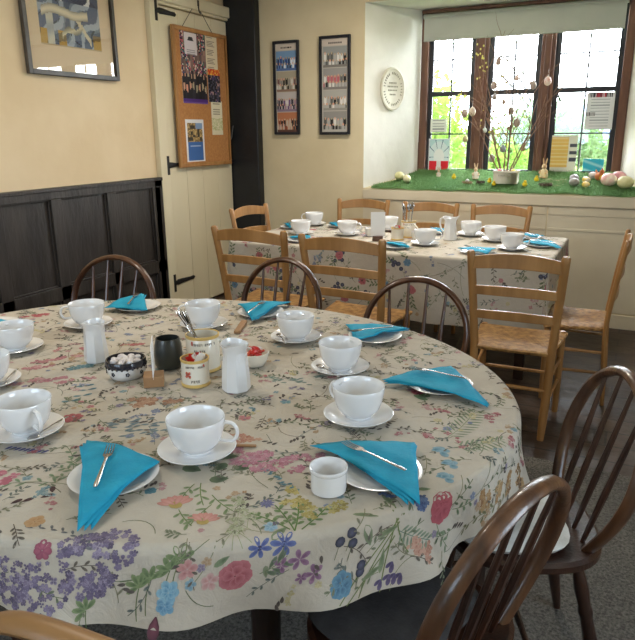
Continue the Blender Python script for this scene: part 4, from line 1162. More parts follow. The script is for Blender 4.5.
# small ramekin
m = MB(); m.lathe([(0, .004), (.036, .004), (.038, 0), (.041, .002), (.042, .012), (.0415, .050), (.0445, .053), (.0455, .058), (.044, .062), (.0415, .061), (.039, .052), (.038, .012), (0, .009)], 40)
rk = m.build('ramekin', M['china'], loc=(-.523, 1.122, T0)); rk.scale = (.92,)*3
tag(rk, 'small plain white ramekin at the front right, touching the teal napkin', 'ramekin')
# bowl of sugared almonds
b = empty('patterned_bowl', (-1.387, 1.468, T0)); tag(b, 'small white and navy patterned bowl holding sugared almonds', 'bowl')
m = MB(); m.lathe([(0, .004), (.044, .004), (.046, 0), (.050, .002), (.0585, .018), (.060, .030), (.0605, .0312), (.061, .056), (.059, .058), (.056, .056), (.054, .02), (.04, .010), (0, .008)], 48); bd = m.build('body', M['china'], b)
m = MB(); m.lathe([(.0612, .040), (.0622, .040), (.0625, .0565), (.0600, .0600), (.0560, .0590), (.0545, .050), (.054, .042)], 48, cap=False)
for k in range(24):
    a = 2*pi*k/24; m.ball((.0610*cos(a), .0610*sin(a), .0405), 1, sc=(.0042, .0042, .0048), n=8, m=6)
m.build('navy_rim', M['darkglaze'], bd)
m = MB()
for k in range(8):
    a = 2*pi*k/8
    for j in range(5):
        q = 2*pi*j/5; m.ball(((.0598)*cos(a+.075*cos(q)), (.0598)*sin(a+.075*cos(q)), .024+.0045*sin(q)), 1, sc=(.0026, .0026, .003), n=8, m=5)
m.build('flower_motifs', M['darkglaze'], bd)
R = random.Random(3)
alm = [(0, 0, .044)]+[(.020*cos(k*2*pi/5), .020*sin(k*2*pi/5), .043) for k in range(5)]+[(.038*cos(k*2*pi/8+.3), .038*sin(k*2*pi/8+.3), .040+.003*(k % 2)) for k in range(8)]
pr0 = None
for k, (x, y, z) in enumerate(alm):
    if pr0 is None:
        m = MB(); m.ball((0, 0, 0), 1, sc=(.0100, .0130, .0085), n=14, m=9, taper=0); pr0 = m.build('sugared_almond', M['pebble']); o = pr0
    else: o = pr0.copy(); col.objects.link(o)
    o.location = (-1.387+x, 1.468+y, T0+z+.012); o.rotation_euler = (R.uniform(-.4, .4), R.uniform(-.4, .4), R.uniform(0, 3))
    tag(o, 'pale sugared almond heaped in the navy rimmed bowl', 'sweet', 'sugared almonds in the bowl')
# menu card in its block
b = empty('card_holder', (-1.262, 1.448, T0), radians(38)); tag(b, 'small square wooden block on the round table gripping an upright card', 'card holder')
m = MB(); m.box((-.030, -.030, 0), (.030, .030, .034)); m.build('block', M['stick'], b, bevel=.002)
c_ = MB(); c_.box((-.0012, -.030, .026), (.0012, .068, .135)); tag(c_.build('table_card', M['paper'], loc=(-1.262, 1.448, T0+.0), rz=radians(37)), 'white card seen almost edge on, standing in the wooden block beside the green pot', 'card')
# dark glazed pot
m = MB(); m.lathe([(0, .004), (.034, .004), (.036, 0), (.040, .002), (.045, .02), (.0465, .045), (.044, .075), (.0385, .096), (.0375, .100), (.0355, .100), (.037, .090), (.0415, .060), (.0410, .02), (0, .012)], 40)
tag(m.build('glazed_pot', M['vase'], loc=(-1.318, 1.592, T0)), 'dark green glazed pot between the card and the sugar tin', 'pot')

def wordmarks(m, r, z, h, a0, a1, n, seed):
    """worn tiny lettering strokes bent round a cylinder"""
    R = random.Random(seed)
    for k in range(n):
        if R.random() < .12: continue
        a = a0+(a1-a0)*k/n; w = (a1-a0)/n*.62
        for st in range(2):
            aa = a+w*st*.7; z0 = z+(h*.5 if R.random() < .3 else 0); 
            vs = [((r+e)*cos(t), (r+e)*sin(t), q) for e in (0, .0006) for t, q in ((aa, z0), (aa+w*.28, z0), (aa+w*.28, z+h), (aa, z+h))]
            m.add(vs, [(4, 5, 6, 7), (0, 3, 2, 1), (0, 1, 5, 4), (1, 2, 6, 5), (2, 3, 7, 6), (3, 0, 4, 7)])
        if R.random() < .6:
            vs = [((r+e)*cos(t), (r+e)*sin(t), q) for e in (0, .0006) for t, q in ((a, z+h*.45), (a+w*.8, z+h*.45), (a+w*.8, z+h*.62), (a, z+h*.62))]
            m.add(vs, [(4, 5, 6, 7), (0, 3, 2, 1), (0, 1, 5, 4), (1, 2, 6, 5), (2, 3, 7, 6), (3, 0, 4, 7)])
def bands(b, bd, p0, p1):
    for p in (p0, p1): m = MB(); m.lathe(p, 40, cap=False); m.build('yellow_band', M['goldrim'], bd)
INK = plain('printed_ink', '4a4038', .6); ROSE = plain('rose_print', 'c4604e', .6)
# sugar tin with packets
tx, ty = -1.150, 1.508
b = empty('sugar_tin', (tx, ty, T0)); b.scale = (1.1, 1.1, 1.12); tag(b, 'small round cream pot with yellow rims and red motif, full of sugar packets', 'pot')
m = MB(); m.lathe([(0, .003), (.0385, .003), (.0385, .006), (.0385, .072), (.036, .072), (.036, .010), (0, .010)], 40); bd = m.build('body', M['chinaold'], b)
bands(b, bd, [(.037, 0), (.0400, 0), (.0400, .007), (.0386, .0085)], [(.0386, .068), (.0398, .070), (.0398, .0755), (.0365, .0755), (.036, .070)])
va = atan2(-ty, -tx)
m = MB(); wordmarks(m, .0386, .055, .006, va+.7, va-.75, 13, 2); wordmarks(m, .0386, .014, .008, va-.1+.35, va-.55, 5, 5); m.build('lettering', INK, bd)
m = MB()
for dx, dz in ((0, 0), (.004, .006), (-.004, .006), (.005, -.004), (-.005, -.003)):
    a = va-.55+dx/.0386; m.ball((.0386*cos(a), .0386*sin(a), .036+dz), 1, sc=(.0035, .0035, .0045), n=8, m=6)
a = va+.62; m.ball((.0386*cos(a), .0386*sin(a), .061), 1, sc=(.003, .003, .004), n=8, m=6)
m.build('rose_motif', ROSE, bd)
def packets(x, y, z, specs, grp):
    for k, (dx, dy, rx_, ry_, rz_, mt, lab) in enumerate(specs):
        m = MB(); n_ = 5; vs = []; w, h, t_ = .020, .046, .0035
        for i in range(n_+1):
            for j in range(4):
                u = i/n_; th = t_*sin(pi*u)+.0004
                X, Y = ((-w/2, -th), (w/2, -th), (w/2, th), (-w/2, th))[j]; vs.append((X, Y, (u-.5)*h))
        fs = [(0, 1, 2, 3), (n_*4+3, n_*4+2, n_*4+1, n_*4)]+[(i*4+q, i*4+(q+1) % 4, i*4+4+(q+1) % 4, i*4+4+q) for i in range(n_) for q in range(4)]
        m.add(vs, fs); o = m.build('sugar_packet', M[mt]); o.location = (x+dx, y+dy, z); o.rotation_euler = (rx_, ry_, rz_)
        tag(o, lab, 'sugar packet', grp)
packets(tx, ty, T0+.073, [(-.014, .002, .35, .2, .5, 'red', 'red sugar packet on the left of the small yellow rimmed pot'), (.003, .014, -.2, .2, 1.2, 'red', 'red sugar packet at the back of the small yellow rimmed pot'), (-.004, -.008, .5, -.4, .2, 'red', 'red sugar packet leaning at the front of the small yellow rimmed pot'),
    (.014, -.004, .2, .3, 1.0, 'whitepack', 'white sugar packet at the right of the small yellow rimmed pot'), (.012, .010, -.3, .3, .3, 'whitepack', 'white sugar packet at the back right of the small yellow rimmed pot'), (.0, .0, -.1, -.15, 1.7, 'whitepack', 'white sugar packet in the middle of the small yellow rimmed pot')], 'sugar packets')
# cutlery mug
gx, gy = -1.205, 1.628
def mug(gx, gy, sc, label, ha):
    b = empty('cutlery_mug', (gx, gy, T0)); b.scale = (sc,)*3; tag(b, label, 'mug')
    m = MB(); m.lathe([(0, .004), (.042, .004), (.043, 0), (.045, .002), (.0455, .01), (.0455, .100), (.0445, .1015), (.042, .100), (.042, .012), (0, .010)], 40); bd = m.build('body', M['chinaold'], b)
    bands(b, bd, [(.0455, .001), (.0462, .001), (.0462, .009), (.0456, .010)], [(.0456, .094), (.0462, .095), (.0462, .102), (.0435, .1025), (.042, .100)])
    m = MB(); P = [(.044*cos(ha)+.030*sin(pi*i/10)*cos(ha), .044*sin(ha)+.030*sin(pi*i/10)*sin(ha), .082-.058*i/10) for i in range(11)]
    m.tube(P, .0058, 10); m.build('handle', M['chinaold'], b)
    v = atan2(-gy, -gx); m = MB(); wordmarks(m, .0456, .078, .0075, v+.75, v-.6, 12, 8); wordmarks(m, .0456, .060, .0075, v+.1, v-.6, 6, 11); m.build('lettering', INK, bd)
    a = v-.68*1; m = MB(); m.ball((.0456*cos(a), .0456*sin(a), .085), 1, sc=(.003, .003, .007), n=8, m=6); m.build('rose_motif', ROSE, bd)
mug(gx, gy, 1.17, 'tall cream mug with yellow rim and worn lettering, holding cutlery on the round table', radians(35))
def cutlery(x, y, specs, grp, where):
    for k, (dx, dy, lean, az, kind, L) in enumerate(specs):
        m = MB()
        if kind == 'knife':
            m.tube([(0, 0, 0), (0, 0, .04), (0, 0, .08)], [.003, .006, .005], 8, flat=.5); m.tube([(0, 0, .08), (0, 0, .12), (0, 0, L-.01), (.003, 0, L)], [.005, .0085, .008, .001], 8, flat=.16, up=(1, 0, 0))
            nm = 'table_knife'
        else:
            m.tube([(0, 0, 0), (0, 0, .05), (0, 0, L-.05), (0, 0, L-.03)], [.005, .0035, .003, .006], 8, flat=.5, up=(1, 0, 0)); m.ball((0, 0, L-.02), 1, sc=(.0145, .004, .026), n=14, m=9); nm = 'dessert_spoon'
        o = m.build(nm, M['steel']); o.location = (x+dx, y+dy, T0+.014); o.rotation_euler = (lean*cos(az), lean*sin(az), az*.5)
        tag(o, '%s %s standing in the %s' % (('steel knife' if kind == 'knife' else 'steel spoon'), where[k], grp), 'cutlery', 'cutlery in the '+grp)
# leaning to the left of the picture: rotation about axes so the tops move towards -x
def lean(x, y, specs, grp):
    for (dx, dy, tx_, ty_, kind, L, lab) in specs:
        m = MB()
        if kind == 'knife':
            m.tube([(0, 0, 0), (0, 0, .03), (0, 0, L*.55)], [.003, .005, .0048], 8, flat=.4, up=(1, 0, 0)); m.tube([(0, 0, L*.55), (0, 0, L*.62), (0, 0, L-.02), (.002, 0, L)], [.004, .0085, .0095, .003], 8, flat=.14, up=(1, 0, 0)); nm = 'table_knife'
        else:
            m.tube([(0, 0, 0), (0, 0, .03), (0, 0, L-.06), (0, 0, L-.04)], [.005, .004, .003, .006], 8, flat=.5, up=(1, 0, 0)); m.ball((0, 0, L-.024), 1, sc=(.016, .004, .028), n=14, m=9); nm = 'dessert_spoon'
        o = m.build(nm, M['steel'])
        D = Vector((tx_, ty_, 1)).normalized(); o.rotation_mode = 'QUATERNION'; o.rotation_quaternion = D.to_track_quat('Z', 'Y')
        o.location = (x+dx, y+dy, T0+.014); tag(o, lab, 'cutlery', grp)
LD = (-.81, -.59)
def LL(o, s_, L, k, lab): return (-LD[0]*o+.59*s_, -LD[1]*o-.81*s_, LD[0]*L, LD[1]*L, k, .215 if k == 'knife' else .195, lab)
lean(gx, gy, [LL(.030, -.008, .60, 'knife', 'steel knife leaning furthest left in the round table mug'), LL(.030, .004, .54, 'knife', 'steel knife second from the left in the round table mug'),
              LL(.026, .016, .50, 'knife', 'steel knife leaning at the back of the round table mug'), LL(.016, .0, .36, 'spoon', 'steel spoon nearest the middle of the round table mug'), LL(.022, -.018, .46, 'spoon', 'steel spoon leaning at the front left of the round table mug')], 'cutlery in the round table mug')
m = MB(); m.box((-.075, -.012, 0), (.075, .012, .012)); o = m.build('wooden_stand', M['stick'], loc=(-1.338, 2.06, T0), rz=radians(111), bevel=.002); tag(o, 'pale wooden strip lying behind the cutlery mug beside a saucer', 'wooden strip')
m = MB(); m.box((-.022, -.004, 0), (.028, .004, .005)); tag(m.build('wooden_stirrer', M['stick'], loc=(-.792, 1.215, T0), rz=radians(22), bevel=.001), 'short wooden stirrer poking from under the nearest saucer', 'stirrer')
# bowl with red foil sweets behind the jug
b = empty('sweet_bowl', (-1.075, 1.725, T0)); tag(b, 'cream bowl with red wrapped contents behind the right milk jug', 'bowl')
m = MB(); m.lathe([(0, .004), (.030, .004), (.032, 0), (.036, .002), (.046, .020), (.052, .045), (.050, .046), (.043, .022), (.02, .010), (0, .010)], 40); bd = m.build('body', M['chinaold'], b)
R = random.Random(8)
lb = ['at the front', 'at the left', 'at the back', 'at the right', 'on top of the heap', 'in the middle']
for k in range(6):
    m = MB(); m.ball((0, 0, 0), 1, sc=(.015, .011, .008), n=8, m=5); m.box((-.022, -.006, -.001), (-.013, .006, .001)); m.box((.013, -.006, -.001), (.022, .006, .001))
    o = m.build('wrapped_sweet', M['red'] if k != 3 else plain('orange_wrap', 'd86a3a', .35), sharp=15); a = k*1.25
    o.location = (-1.075+(.020*cos(a) if k < 4 else .006), 1.725+(.020*sin(a) if k < 4 else (.004-.012*(k == 5))), T0+(.036 if k < 4 else .056)-(.008 if k == 5 else 0)); o.rotation_euler = (R.uniform(-.4, .4), R.uniform(-.4, .4), R.uniform(0, 3))
    tag(o, 'red wrapped sweet in the cream bowl behind the milk jug, '+lb[k] if k != 3 else 'orange wrapped sweet in the cream bowl behind the milk jug', 'sweet', 'wrapped sweets')
# far table extras
mug(-1.455, 4.50, 1.15, 'cream mug holding upright cutlery on the far table', radians(-20))
lean(-1.455, 4.50, [(-.016, .0, -.12, .0, 'spoon', .22, 'steel spoon on the left in the far table mug'), (.0, .005, -.02, .05, 'spoon', .225, 'steel spoon in the middle of the far table mug'), (.014, .0, .08, .0, 'spoon', .215, 'steel spoon on the right in the far table mug'), (-.006, -.014, -.08, -.06, 'spoon', .21, 'steel spoon at the front of the far table mug'),
                    (.010, .015, .02, .1, 'spoon', .23, 'steel spoon at the back right of the far table mug'), (-.016, .012, -.2, .1, 'knife', .235, 'steel knife at the back left of the far table mug')], 'cutlery in the far table mug')
b = empty('sugar_tin', (-1.49, 4.36, T0)); b.scale = (1.15,)*3; tag(b, 'cream pot of sugar packets on the far table, beside the menu card', 'pot')
m = MB(); m.lathe([(0, .003), (.0385, .003), (.0385, .072), (.036, .072), (.036, .010), (0, .010)], 32); bd = m.build('body', M['chinaold'], b)
bands(b, bd, [(.037, 0), (.0400, 0), (.0400, .007), (.0386, .0085)], [(.0386, .068), (.0398, .070), (.0398, .0755), (.0365, .0755), (.036, .070)])
packets(-1.49, 4.36, T0+.078, [(-.012, .002, .3, .2, .5, 'red', 'red sugar packet at the left of the far table pot'), (.010, .006, -.2, .2, 1.2, 'red', 'red sugar packet at the right of the far table pot'), (.004, -.010, .5, -.4, .2, 'whitepack', 'white sugar packet in front in the far table pot')], 'far sugar packets')
b = empty('card_holder', (-1.60, 4.26, T0), radians(20)); tag(b, 'round brown block holding a card on the far table', 'card holder')
m = MB(); m.lathe([(0, 0), (.036, 0), (.038, .006), (.036, .034), (0, .036)], 24); m.build('block', plain('brown_block', '5c4438', .5), b)
m = MB(); m.box((-.050, -.0012, .030), (.050, .0012, .20)); tag(m.build('table_card', M['paper'], loc=(-1.60, 4.26, T0), rz=radians(28)), 'white menu card standing in a brown block on the far table', 'card')
for loc, lab in (((-1.715, 4.44), 'small white sugar bowl left of the menu card on the far table'), ((-1.355, 4.42), 'small white bowl with red contents beside the far table mug')):
    m = MB(); m.lathe([(0, .004), (.030, .004), (.032, 0), (.036, .002), (.046, .020), (.050, .058), (.048, .059), (.043, .022), (.02, .010), (0, .010)], 36); tag(m.build('sugar_bowl', M['china'], loc=(*loc, T0)), lab, 'bowl')
for k in range(3):
    m = MB(); m.ball((0, 0, 0), 1, sc=(.018, .013, .009), n=8, m=5); o = m.build('wrapped_sweet', M['red'], loc=(-1.365+.018*k, 4.42+.012*(k % 2), T0+.055), sharp=15, rz=k); tag(o, 'red wrapped sweet in the small white bowl of the far table', 'sweet', 'wrapped sweets on the far table')
for k in range(4):
    m = MB(); m.box((-.009, -.009, -.009), (.009, .009, .009)); o = m.build('sugar_cube', plain('brown_sugar', 'c8b496', .8), loc=(-1.715+.02*(k % 2)-.01, 4.43+.02*(k//2), T0+.046), rz=k*.7, bevel=.001); tag(o, 'sugar cube in the small white bowl of the far table', 'sugar cube', 'sugar cubes')

# ============================================================ window sill display
def sz(y): return 1.02+(y-5.4)*.11/.6     # sloping sill
m = MB(); R = random.Random(21); vs = []; fs = []
nx, ny = 90, 26; X0, X1 = -2.10, .08
def edge(x, v):
    y = 5.385+v*(5.965-5.385)+.006*sin(x*11)*(1-v)
    return y
def matx(u, v): 
    a = X0+.29*v*0.93; b = X1-.27*v*.95
    return a+(b-a)*u
for j in range(ny+1):
    for i in range(nx+1):
        u, v = i/nx, j/ny; x = matx(u, v); y = edge(x, v)
        z = sz(max(y, 5.4))+.014+.005*sin(x*9+y*14)+.004*sin(x*23)
        if v > .8: z += .02*(v-.8)/.2
        if j == 0: z -= .012
        vs.append((x, y, z))
m.add(vs, [(j*(nx+1)+i, j*(nx+1)+i+1, (j+1)*(nx+1)+i+1, (j+1)*(nx+1)+i) for j in range(ny) for i in range(nx)])
for k in range(26000):
    u, v = R.random(), R.random()**1.1; x = matx(u, v); y = edge(x, v); z = sz(max(y, 5.4))+.014+.005*sin(x*9+y*14)+.004*sin(x*23)+(.02*(v-.8)/.2 if v > .8 else 0)
    a = R.uniform(0, 6.28); h = R.uniform(.010, .022); w = .0022; lx, ly = R.uniform(-.008, .008), R.uniform(-.010, .006)
    if v < .03: ly -= .008; h *= .5
    m.add([(x-w*cos(a), y-w*sin(a), z-.004), (x+w*cos(a), y+w*sin(a), z-.004), (x+lx, y+ly, z+h)], [(0, 1, 2)])
m.nonormal = True
tag(m.build('artificial_grass_mat', M['grass'], smooth=False), 'green artificial grass mat covering the deep window sill', 'grass mat')
def gz(y): return sz(y)+.020
def on(x, y, dz=0): return (x, y, gz(y)+dz)

# planter box
b = empty('planter_box', on(-.985, 5.60)); tag(b, 'white wooden box in the middle of the sill, holding the twig tree', 'planter')
m = MB(); m.prism([(-.090, -.048), (.090, -.048), (.090, .048), (-.090, .048)], 0, .006)
for a_, b_ in (((-.095, -.052), (.095, -.044)), ((-.095, .044), (.095, .052))): m.box((a_[0], a_[1], 0), (b_[0], b_[1], .098))
for x in (-.095, .087): m.box((x, -.052, 0), (x+.008, .052, .098))
m.box((-.101, -.058, .09), (.101, -.044, .104)); m.box((-.101, .044, .09), (.101, .058, .104)); m.box((-.101, -.058, .09), (-.087, .058, .104)); m.box((.087, -.058, .09), (.101, .058, .104))
m.build('box', M['box'], b, bevel=.002)
m = MB(); m.prism([(-.086, -.043), (.086, -.043), (.086, .043), (-.086, .043)], .01, .085); m.build('filling', plain('shredded_tissue', 'c9bf9a', .9), b)
m = MB(); R = random.Random(2)
for k in range(9): m.box((-.055+.012*k, -.0595, .064), (-.055+.012*k+.007, -.058, .074))
m.build('lettering', plain('faded_letter', '9a9a8c', .7), b)
# twig tree
BX, BY, BZ = -1.0, 5.62, gz(5.6)+.085
tw = MB(); R = random.Random(12); tips = []
def branch(p, d, L, r, depth):
    pts = [Vector(p)]; d = Vector(d).normalized()
    n = 7
    for i in range(n):
        d = (d+Vector((R.uniform(-.13, .13), R.uniform(-.08, .08), R.uniform(-.02, .10)))).normalized(); q = pts[-1]+d*L/n
        q.y = min(max(q.y, 5.48), 5.86); pts.append(q)
    tw.tube(pts, [r*(1-.6*i/n) for i in range(n+1)], 6)
    if depth > 0:
        for k in range(3):
            i = R.randint(2, n-1); s = R.choice((-1, 1)); dd = (d+Vector((s*R.uniform(.4, .9), R.uniform(-.3, .3), R.uniform(-.1, .3))))
            branch(pts[i], dd, L*R.uniform(.35, .6), r*.55, depth-1)
    tips.append(pts[-1])
for dx, dy, dz, L in ((-.50, .1, 1, .62), (-.30, -.1, 1, .68), (-.08, .1, 1, .80), (.05, -.1, 1, .55), (.28, .05, 1, .72), (.5, -.05, 1, .66), (-.22, .15, 1, .95)): branch((BX+dx*.05, BY, BZ-.06), (dx, dy, dz), L, .0075, 2)
for P in ([(-1.08, 5.64, 1.5), (-1.2, 5.66, 1.68), (-1.32, 5.7, 1.76), (-1.40, 5.72, 1.75)], [(-1.12, 5.64, 1.6), (-1.2, 5.68, 1.85), (-1.27, 5.72, 2.05), (-1.26, 5.73, 2.16)], [(-.90, 5.64, 1.6), (-.82, 5.68, 1.80), (-.73, 5.72, 1.94), (-.64, 5.73, 2.02)], [(-1.0, 5.63, 1.6), (-1.05, 5.66, 1.85), (-1.12, 5.7, 2.06), (-1.13, 5.72, 2.13)], [(-1.0, 5.63, 1.5), (-.93, 5.68, 1.72), (-.85, 5.72, 1.90)]): tw.tube(P, [.005, .004, .003, .002][:len(P)] , 6)
tree = empty('twig_tree', (BX, BY, BZ)); tag(tree, 'bare twig tree hung with eggs in the white box on the sill', 'twig arrangement')
o = tw.build('twigs', M['twig']); o.parent = tree; o.location = (-BX, -BY, -BZ)
for k in range(64):
    c = R.choice([(-1.26, 5.72, 2.09), (-1.25, 5.72, 1.97), (-1.22, 5.72, 1.58), (-1.42, 5.72, 1.78), (-1.08, 5.7, 1.88), (-.93, 5.7, 1.6), (-1.1, 5.66, 1.5)])
    p = Vector(c)+Vector((R.gauss(0, .035), R.gauss(0, .015), R.gauss(0, .035))); 
    if k == 0: m = MB(); m.ball((0, 0, 0), .0068, sc=(1, .7, 1.3), n=8, m=6); bud = m.build('bud', plain('willow_bud', 'd8d270', .7))
    else: bud = bud.copy(); col.objects.link(bud)
    bud.parent = tree; bud.location = p-Vector((BX, BY, BZ))
# hanging eggs
def hang_egg(x, y, z, r, c, c2, lab, up=.05, spots=0, cat='egg'):
    e = empty('hanging_egg', (x, y, z)); tag(e, lab, cat, 'decorated eggs hanging on the twigs')
    L_ = lambda s: ''.join('%02x' % int(255*(v*.6+w*.4)) for v, w in zip(hx(s), hx('d6cabc')))
    m = MB(); m.ball((0, 0, 0), r, sc=(.76, .76, 1), n=18, m=12, taper=.12); m.build('shell', plain('egg_'+c, L_(c), .5, c2=L_(c2), scale=40), e)
    m = MB(); m.tube([(0, 0, r*.95), (.001, 0, r+up)], .0012, 5); m.ball((0, 0, r+.002), .004, n=8, m=5); m.build('ribbon', M['paper'], e)
    return e
EG = [(-1.134, 5.72, 2.035, .030, '9a7f70', '7c6458', 'brown decorated egg hanging highest in the middle window light'),
      (-1.152, 5.70, 1.852, .033, 'a08c80', '7a6a62', 'grey brown egg hanging left of centre, second from top of the middle light'),
      (-.846, 5.72, 1.845, .034, '8c7a70', '6f6058', 'grey brown egg hanging right in the middle light, against the right mullion'),
      (-1.150, 5.74, 1.765, .026, '7c8088', '5f636c', 'small grey egg just below the transom of the middle light'),
      (-.738, 5.72, 1.872, .036, 'c8705e', 'e4d4c8', 'red and white egg hanging before the right mullion'),
      (-1.386, 5.72, 1.640, .038, '8a7c70', '6d6058', 'grey egg hanging in front of the left light beside the left mullion'),
      (-1.318, 5.70, 1.652, .037, 'b8a080', 'cfc0a0', 'yellowish patterned egg hanging before the left mullion'),
      (-1.00, 5.69, 1.650, .034, '8f8478', '6e645c', 'grey egg hanging in the middle of the twig tree'),
      (-.948, 5.70, 1.560, .038, '857a70', '675e56', 'large grey egg hanging right of the trunk in the middle light'),
      (-1.370, 5.72, 1.432, .030, 'a8a050', '88823c', 'olive yellow egg hanging low in the left light'),
      (-1.124, 5.66, 1.275, .034, '84807a', '68645e', 'grey egg hanging lowest, at the left of the white box'),
      (-1.035, 5.64, 1.355, .032, '5c7888', '48606e', 'bluish egg hanging low near the trunk above the box'),
      (-.882, 5.68, 1.362, .030, 'a8984c', '8c7c3a', 'gold egg hanging low at the right of the twig tree'),
      (-1.06, 5.67, 1.72, .022, '8a6a5c', '6c5248', 'small brown egg hanging high between the twigs'),
      (-.975, 5.70, 1.90, .022, 'b08878', 'd0b8a8', 'small pinkish egg hanging near the top of the twig tree'),
      (-1.20, 5.68, 1.50, .022, 'b0c8c0', '90a8a0', 'small pale green egg hanging left in the middle light')]
for e in EG: hang_egg(*e)
# small things in and on the box, the mat
def egg(x, y, r, c, c2, lab, lying=1, sc=(.76, .76, 1), rz=0, name='toy_egg', z=None, cat='egg'):
    m = MB(); m.ball((0, 0, 0), r, sc=sc, n=20, m=14, taper=.12); o = m.build(name, plain('mat_'+c+c2, c, .45, c2=c2, scale=22)); 
    o.location = on(x, y, r*.74 if lying else r*.95) if z is None else (x, y, z); o.rotation_euler = (pi/2*lying, 0, rz); tag(o, lab, cat); return o
egg(-1.04, 5.575, .020, 'e87a8a', 'f0a0a8', 'pink egg in the top of the white box', z=gz(5.6)+.105)
egg(-.93, 5.58, .022, 'e4c84a', 'f0dc80', 'yellow egg in the top of the white box, right side', z=gz(5.6)+.103)
def chick(x, y, r, lab, rz=0):
    b = empty('toy_chick', on(x, y), rz); tag(b, lab, 'toy chick', 'yellow chicks on the grass mat')
    m = MB(); R2 = random.Random(int(x*1000)); Y_ = plain('yellow_fluff', 'ecd02c', .9, c2='dcb81c', scale=60, bump=.5, bscale=200)
    m.ball((0, 0, r*.9), r, sc=(1, 1.05, .9), n=16, m=10); m.ball((0, -r*.5, r*1.9), r*.62, n=14, m=9)
    bd = m.build('body', Y_, b)
    m = MB(); m.lathe([(r*.16, 0), (.0001, r*.35)], 8, mtx=Matrix.Translation((0, -r*1.08, r*1.85)) @ Matrix.Rotation(pi/2, 4, 'X')); m.build('beak', plain('beak_orange', 'e0802c', .5), b)
    m = MB()
    for s in (-1, 1): m = MB(); m.ball((s*r*.28, -r*1.02, r*2.05), r*.09, n=8, m=6); m.build('eye', M['black'], bd)
for x, y, r, lab in ((-1.447, 5.70, .019, 'yellow chick on the grass left of the rabbit figure'), (-1.065, 5.515, .017, 'yellow chick in front of the left side of the white box'), (-1.12, 5.60, .017, 'yellow chick touching the left end of the white box'),
                     (-.82, 5.515, .021, 'yellow chick at the front edge, right of the white box'), (-.755, 5.68, .020, 'yellow chick at the feet of the right rabbit figure')): chick(x, y, r, lab, .3)
def rabbit(x, y, s, lab, rz, c='d8c2a4', coat='e6ddd0'):
    b = empty('rabbit_figure', on(x, y), rz); b.scale = (s,)*3; tag(b, lab, 'rabbit figure')
    m = MB(); m.lathe([(0, 0), (.026, 0), (.030, .01), (.029, .03), (.022, .055), (.012, .068), (0, .07)], 18, sy=.8); m.build('coat', plain('coat_'+coat, coat, .7), b)
    m = MB(); m.ball((0, -.004, .082), .019, sc=(.9, 1, 1), n=14, m=10); m.ball((0, -.020, .076), .009, n=10, m=7)
    for k in (-1, 1):
        m.tube([(k*.007, 0, .096), (k*.010, .002, .112), (k*.014, .003, .132), (k*.015, .003, .142)], [.004, .006, .005, .001], 8, flat=.5, up=(1, 0, 0))
        m.tube([(k*.020, -.004, .055), (k*.029, -.014, .040), (k*.020, -.027, .034)], [.007, .007, .006], 8)
        m.ball((k*.013, -.020, .006), 1, sc=(.008, .015, .006), n=10, m=6)
    m.build('body', plain('rabbit_'+c, c, .8, c2='c4a884'), b)
rabbit(-1.264, 5.72, .95, 'small white and brown rabbit figure standing left of the white box', .3)
rabbit(-.715, 5.80, 1.15, 'tan rabbit figure standing before the right mullion', -.3, 'cfa878', 'd8c8a0')
rabbit(-1.60, 5.76, .62, 'tiny pale rabbit figure in front of the red based stained glass', .2)
# straw nests with eggs
def nest(x, y, r, lab, c='8a7450'):
    m = MB(); R2 = random.Random(int(x*777))
    for k in range(46):
        a0 = R2.uniform(0, 6.28); rr = r*R2.uniform(.7, 1.05); z0 = R2.uniform(.002, .020)
        m.tube([(rr*cos(a0+t*.35), rr*sin(a0+t*.35), z0+.004*sin(t*2+k)) for t in range(5)], .0016, 5)
    m.lathe([(0, .002), (r*.8, .003), (r*.75, .008), (0, .005)], 16)
    tag(m.build('straw_nest', plain('straw_'+c, c, .9), loc=on(x, y)), lab, 'nest')
nest(-1.296, 5.56, .042, 'small straw nest with a speckled egg, left of the white box'); egg(-1.296, 5.56, .022, 'b8b0a4', '8c847c', 'speckled egg in the nest left of the white box', z=gz(5.56)+.022)
nest(-.665, 5.555, .052, 'flat dark twig nest on the grass right of the white box', '5c4a3a')
nest(-1.19, 5.585, .036, 'dark twig nest between the speckled egg and the white box', '5a4c3c')
# right hand cluster
egg(-.453, 5.575, .042, 'a4a098', '7c7870', 'grey speckled egg at the front of the right hand group', rz=1.2)
egg(-.465, 5.70, .040, 'b4aeb0', '8f8a8c', 'grey mauve egg behind the other grey egg in the right hand group', rz=1.0)
egg(-.365, 5.545, .030, 'e8c850', 'f0e0b0', 'yellow and white egg at the front of the right hand group', rz=1.4)
egg(-.374, 5.68, .032, 'e4c040', 'f4ecd8', 'yellow egg behind the front yellow one in the right hand group', rz=1.5)
egg(-.335, 5.82, .036, 'dcd4d0', 'b8aca8', 'pale egg at the very back of the right hand group by the window', rz=1.4)
egg(-.205, 5.60, .066, 'd89a94', 'e8dcc8', 'large pink and cream egg lying second from the right reveal', rz=.9)
egg(-.085, 5.545, .062, 'dcd8a8', 'c8c48c', 'large pale yellow green egg at the right end of the sill', rz=1.35)
egg(-.14, 5.70, .060, 'c8808a', 'e0b8a8', 'large rosy egg behind the two at the right end', rz=1.3)
egg(-1.913, 5.62, .050, 'e0dcaa', 'ccc890', 'large pale yellow egg at the left end of the sill, further one', rz=1.0)
egg(-1.82, 5.545, .045, 'd4cc98', 'e4e0c0', 'pale yellow egg at the left end of the sill, nearer one', rz=.6)
b = empty('toy_hen', on(-.285, 5.745), .6); tag(b, 'orange brown toy hen with yellow front among the eggs at right', 'toy hen')
m = MB(); m.ball((0, 0, .035), .038, sc=(.8, 1.15, .85), n=18, m=12); m.ball((0, -.032, .075), .018, n=14, m=9)
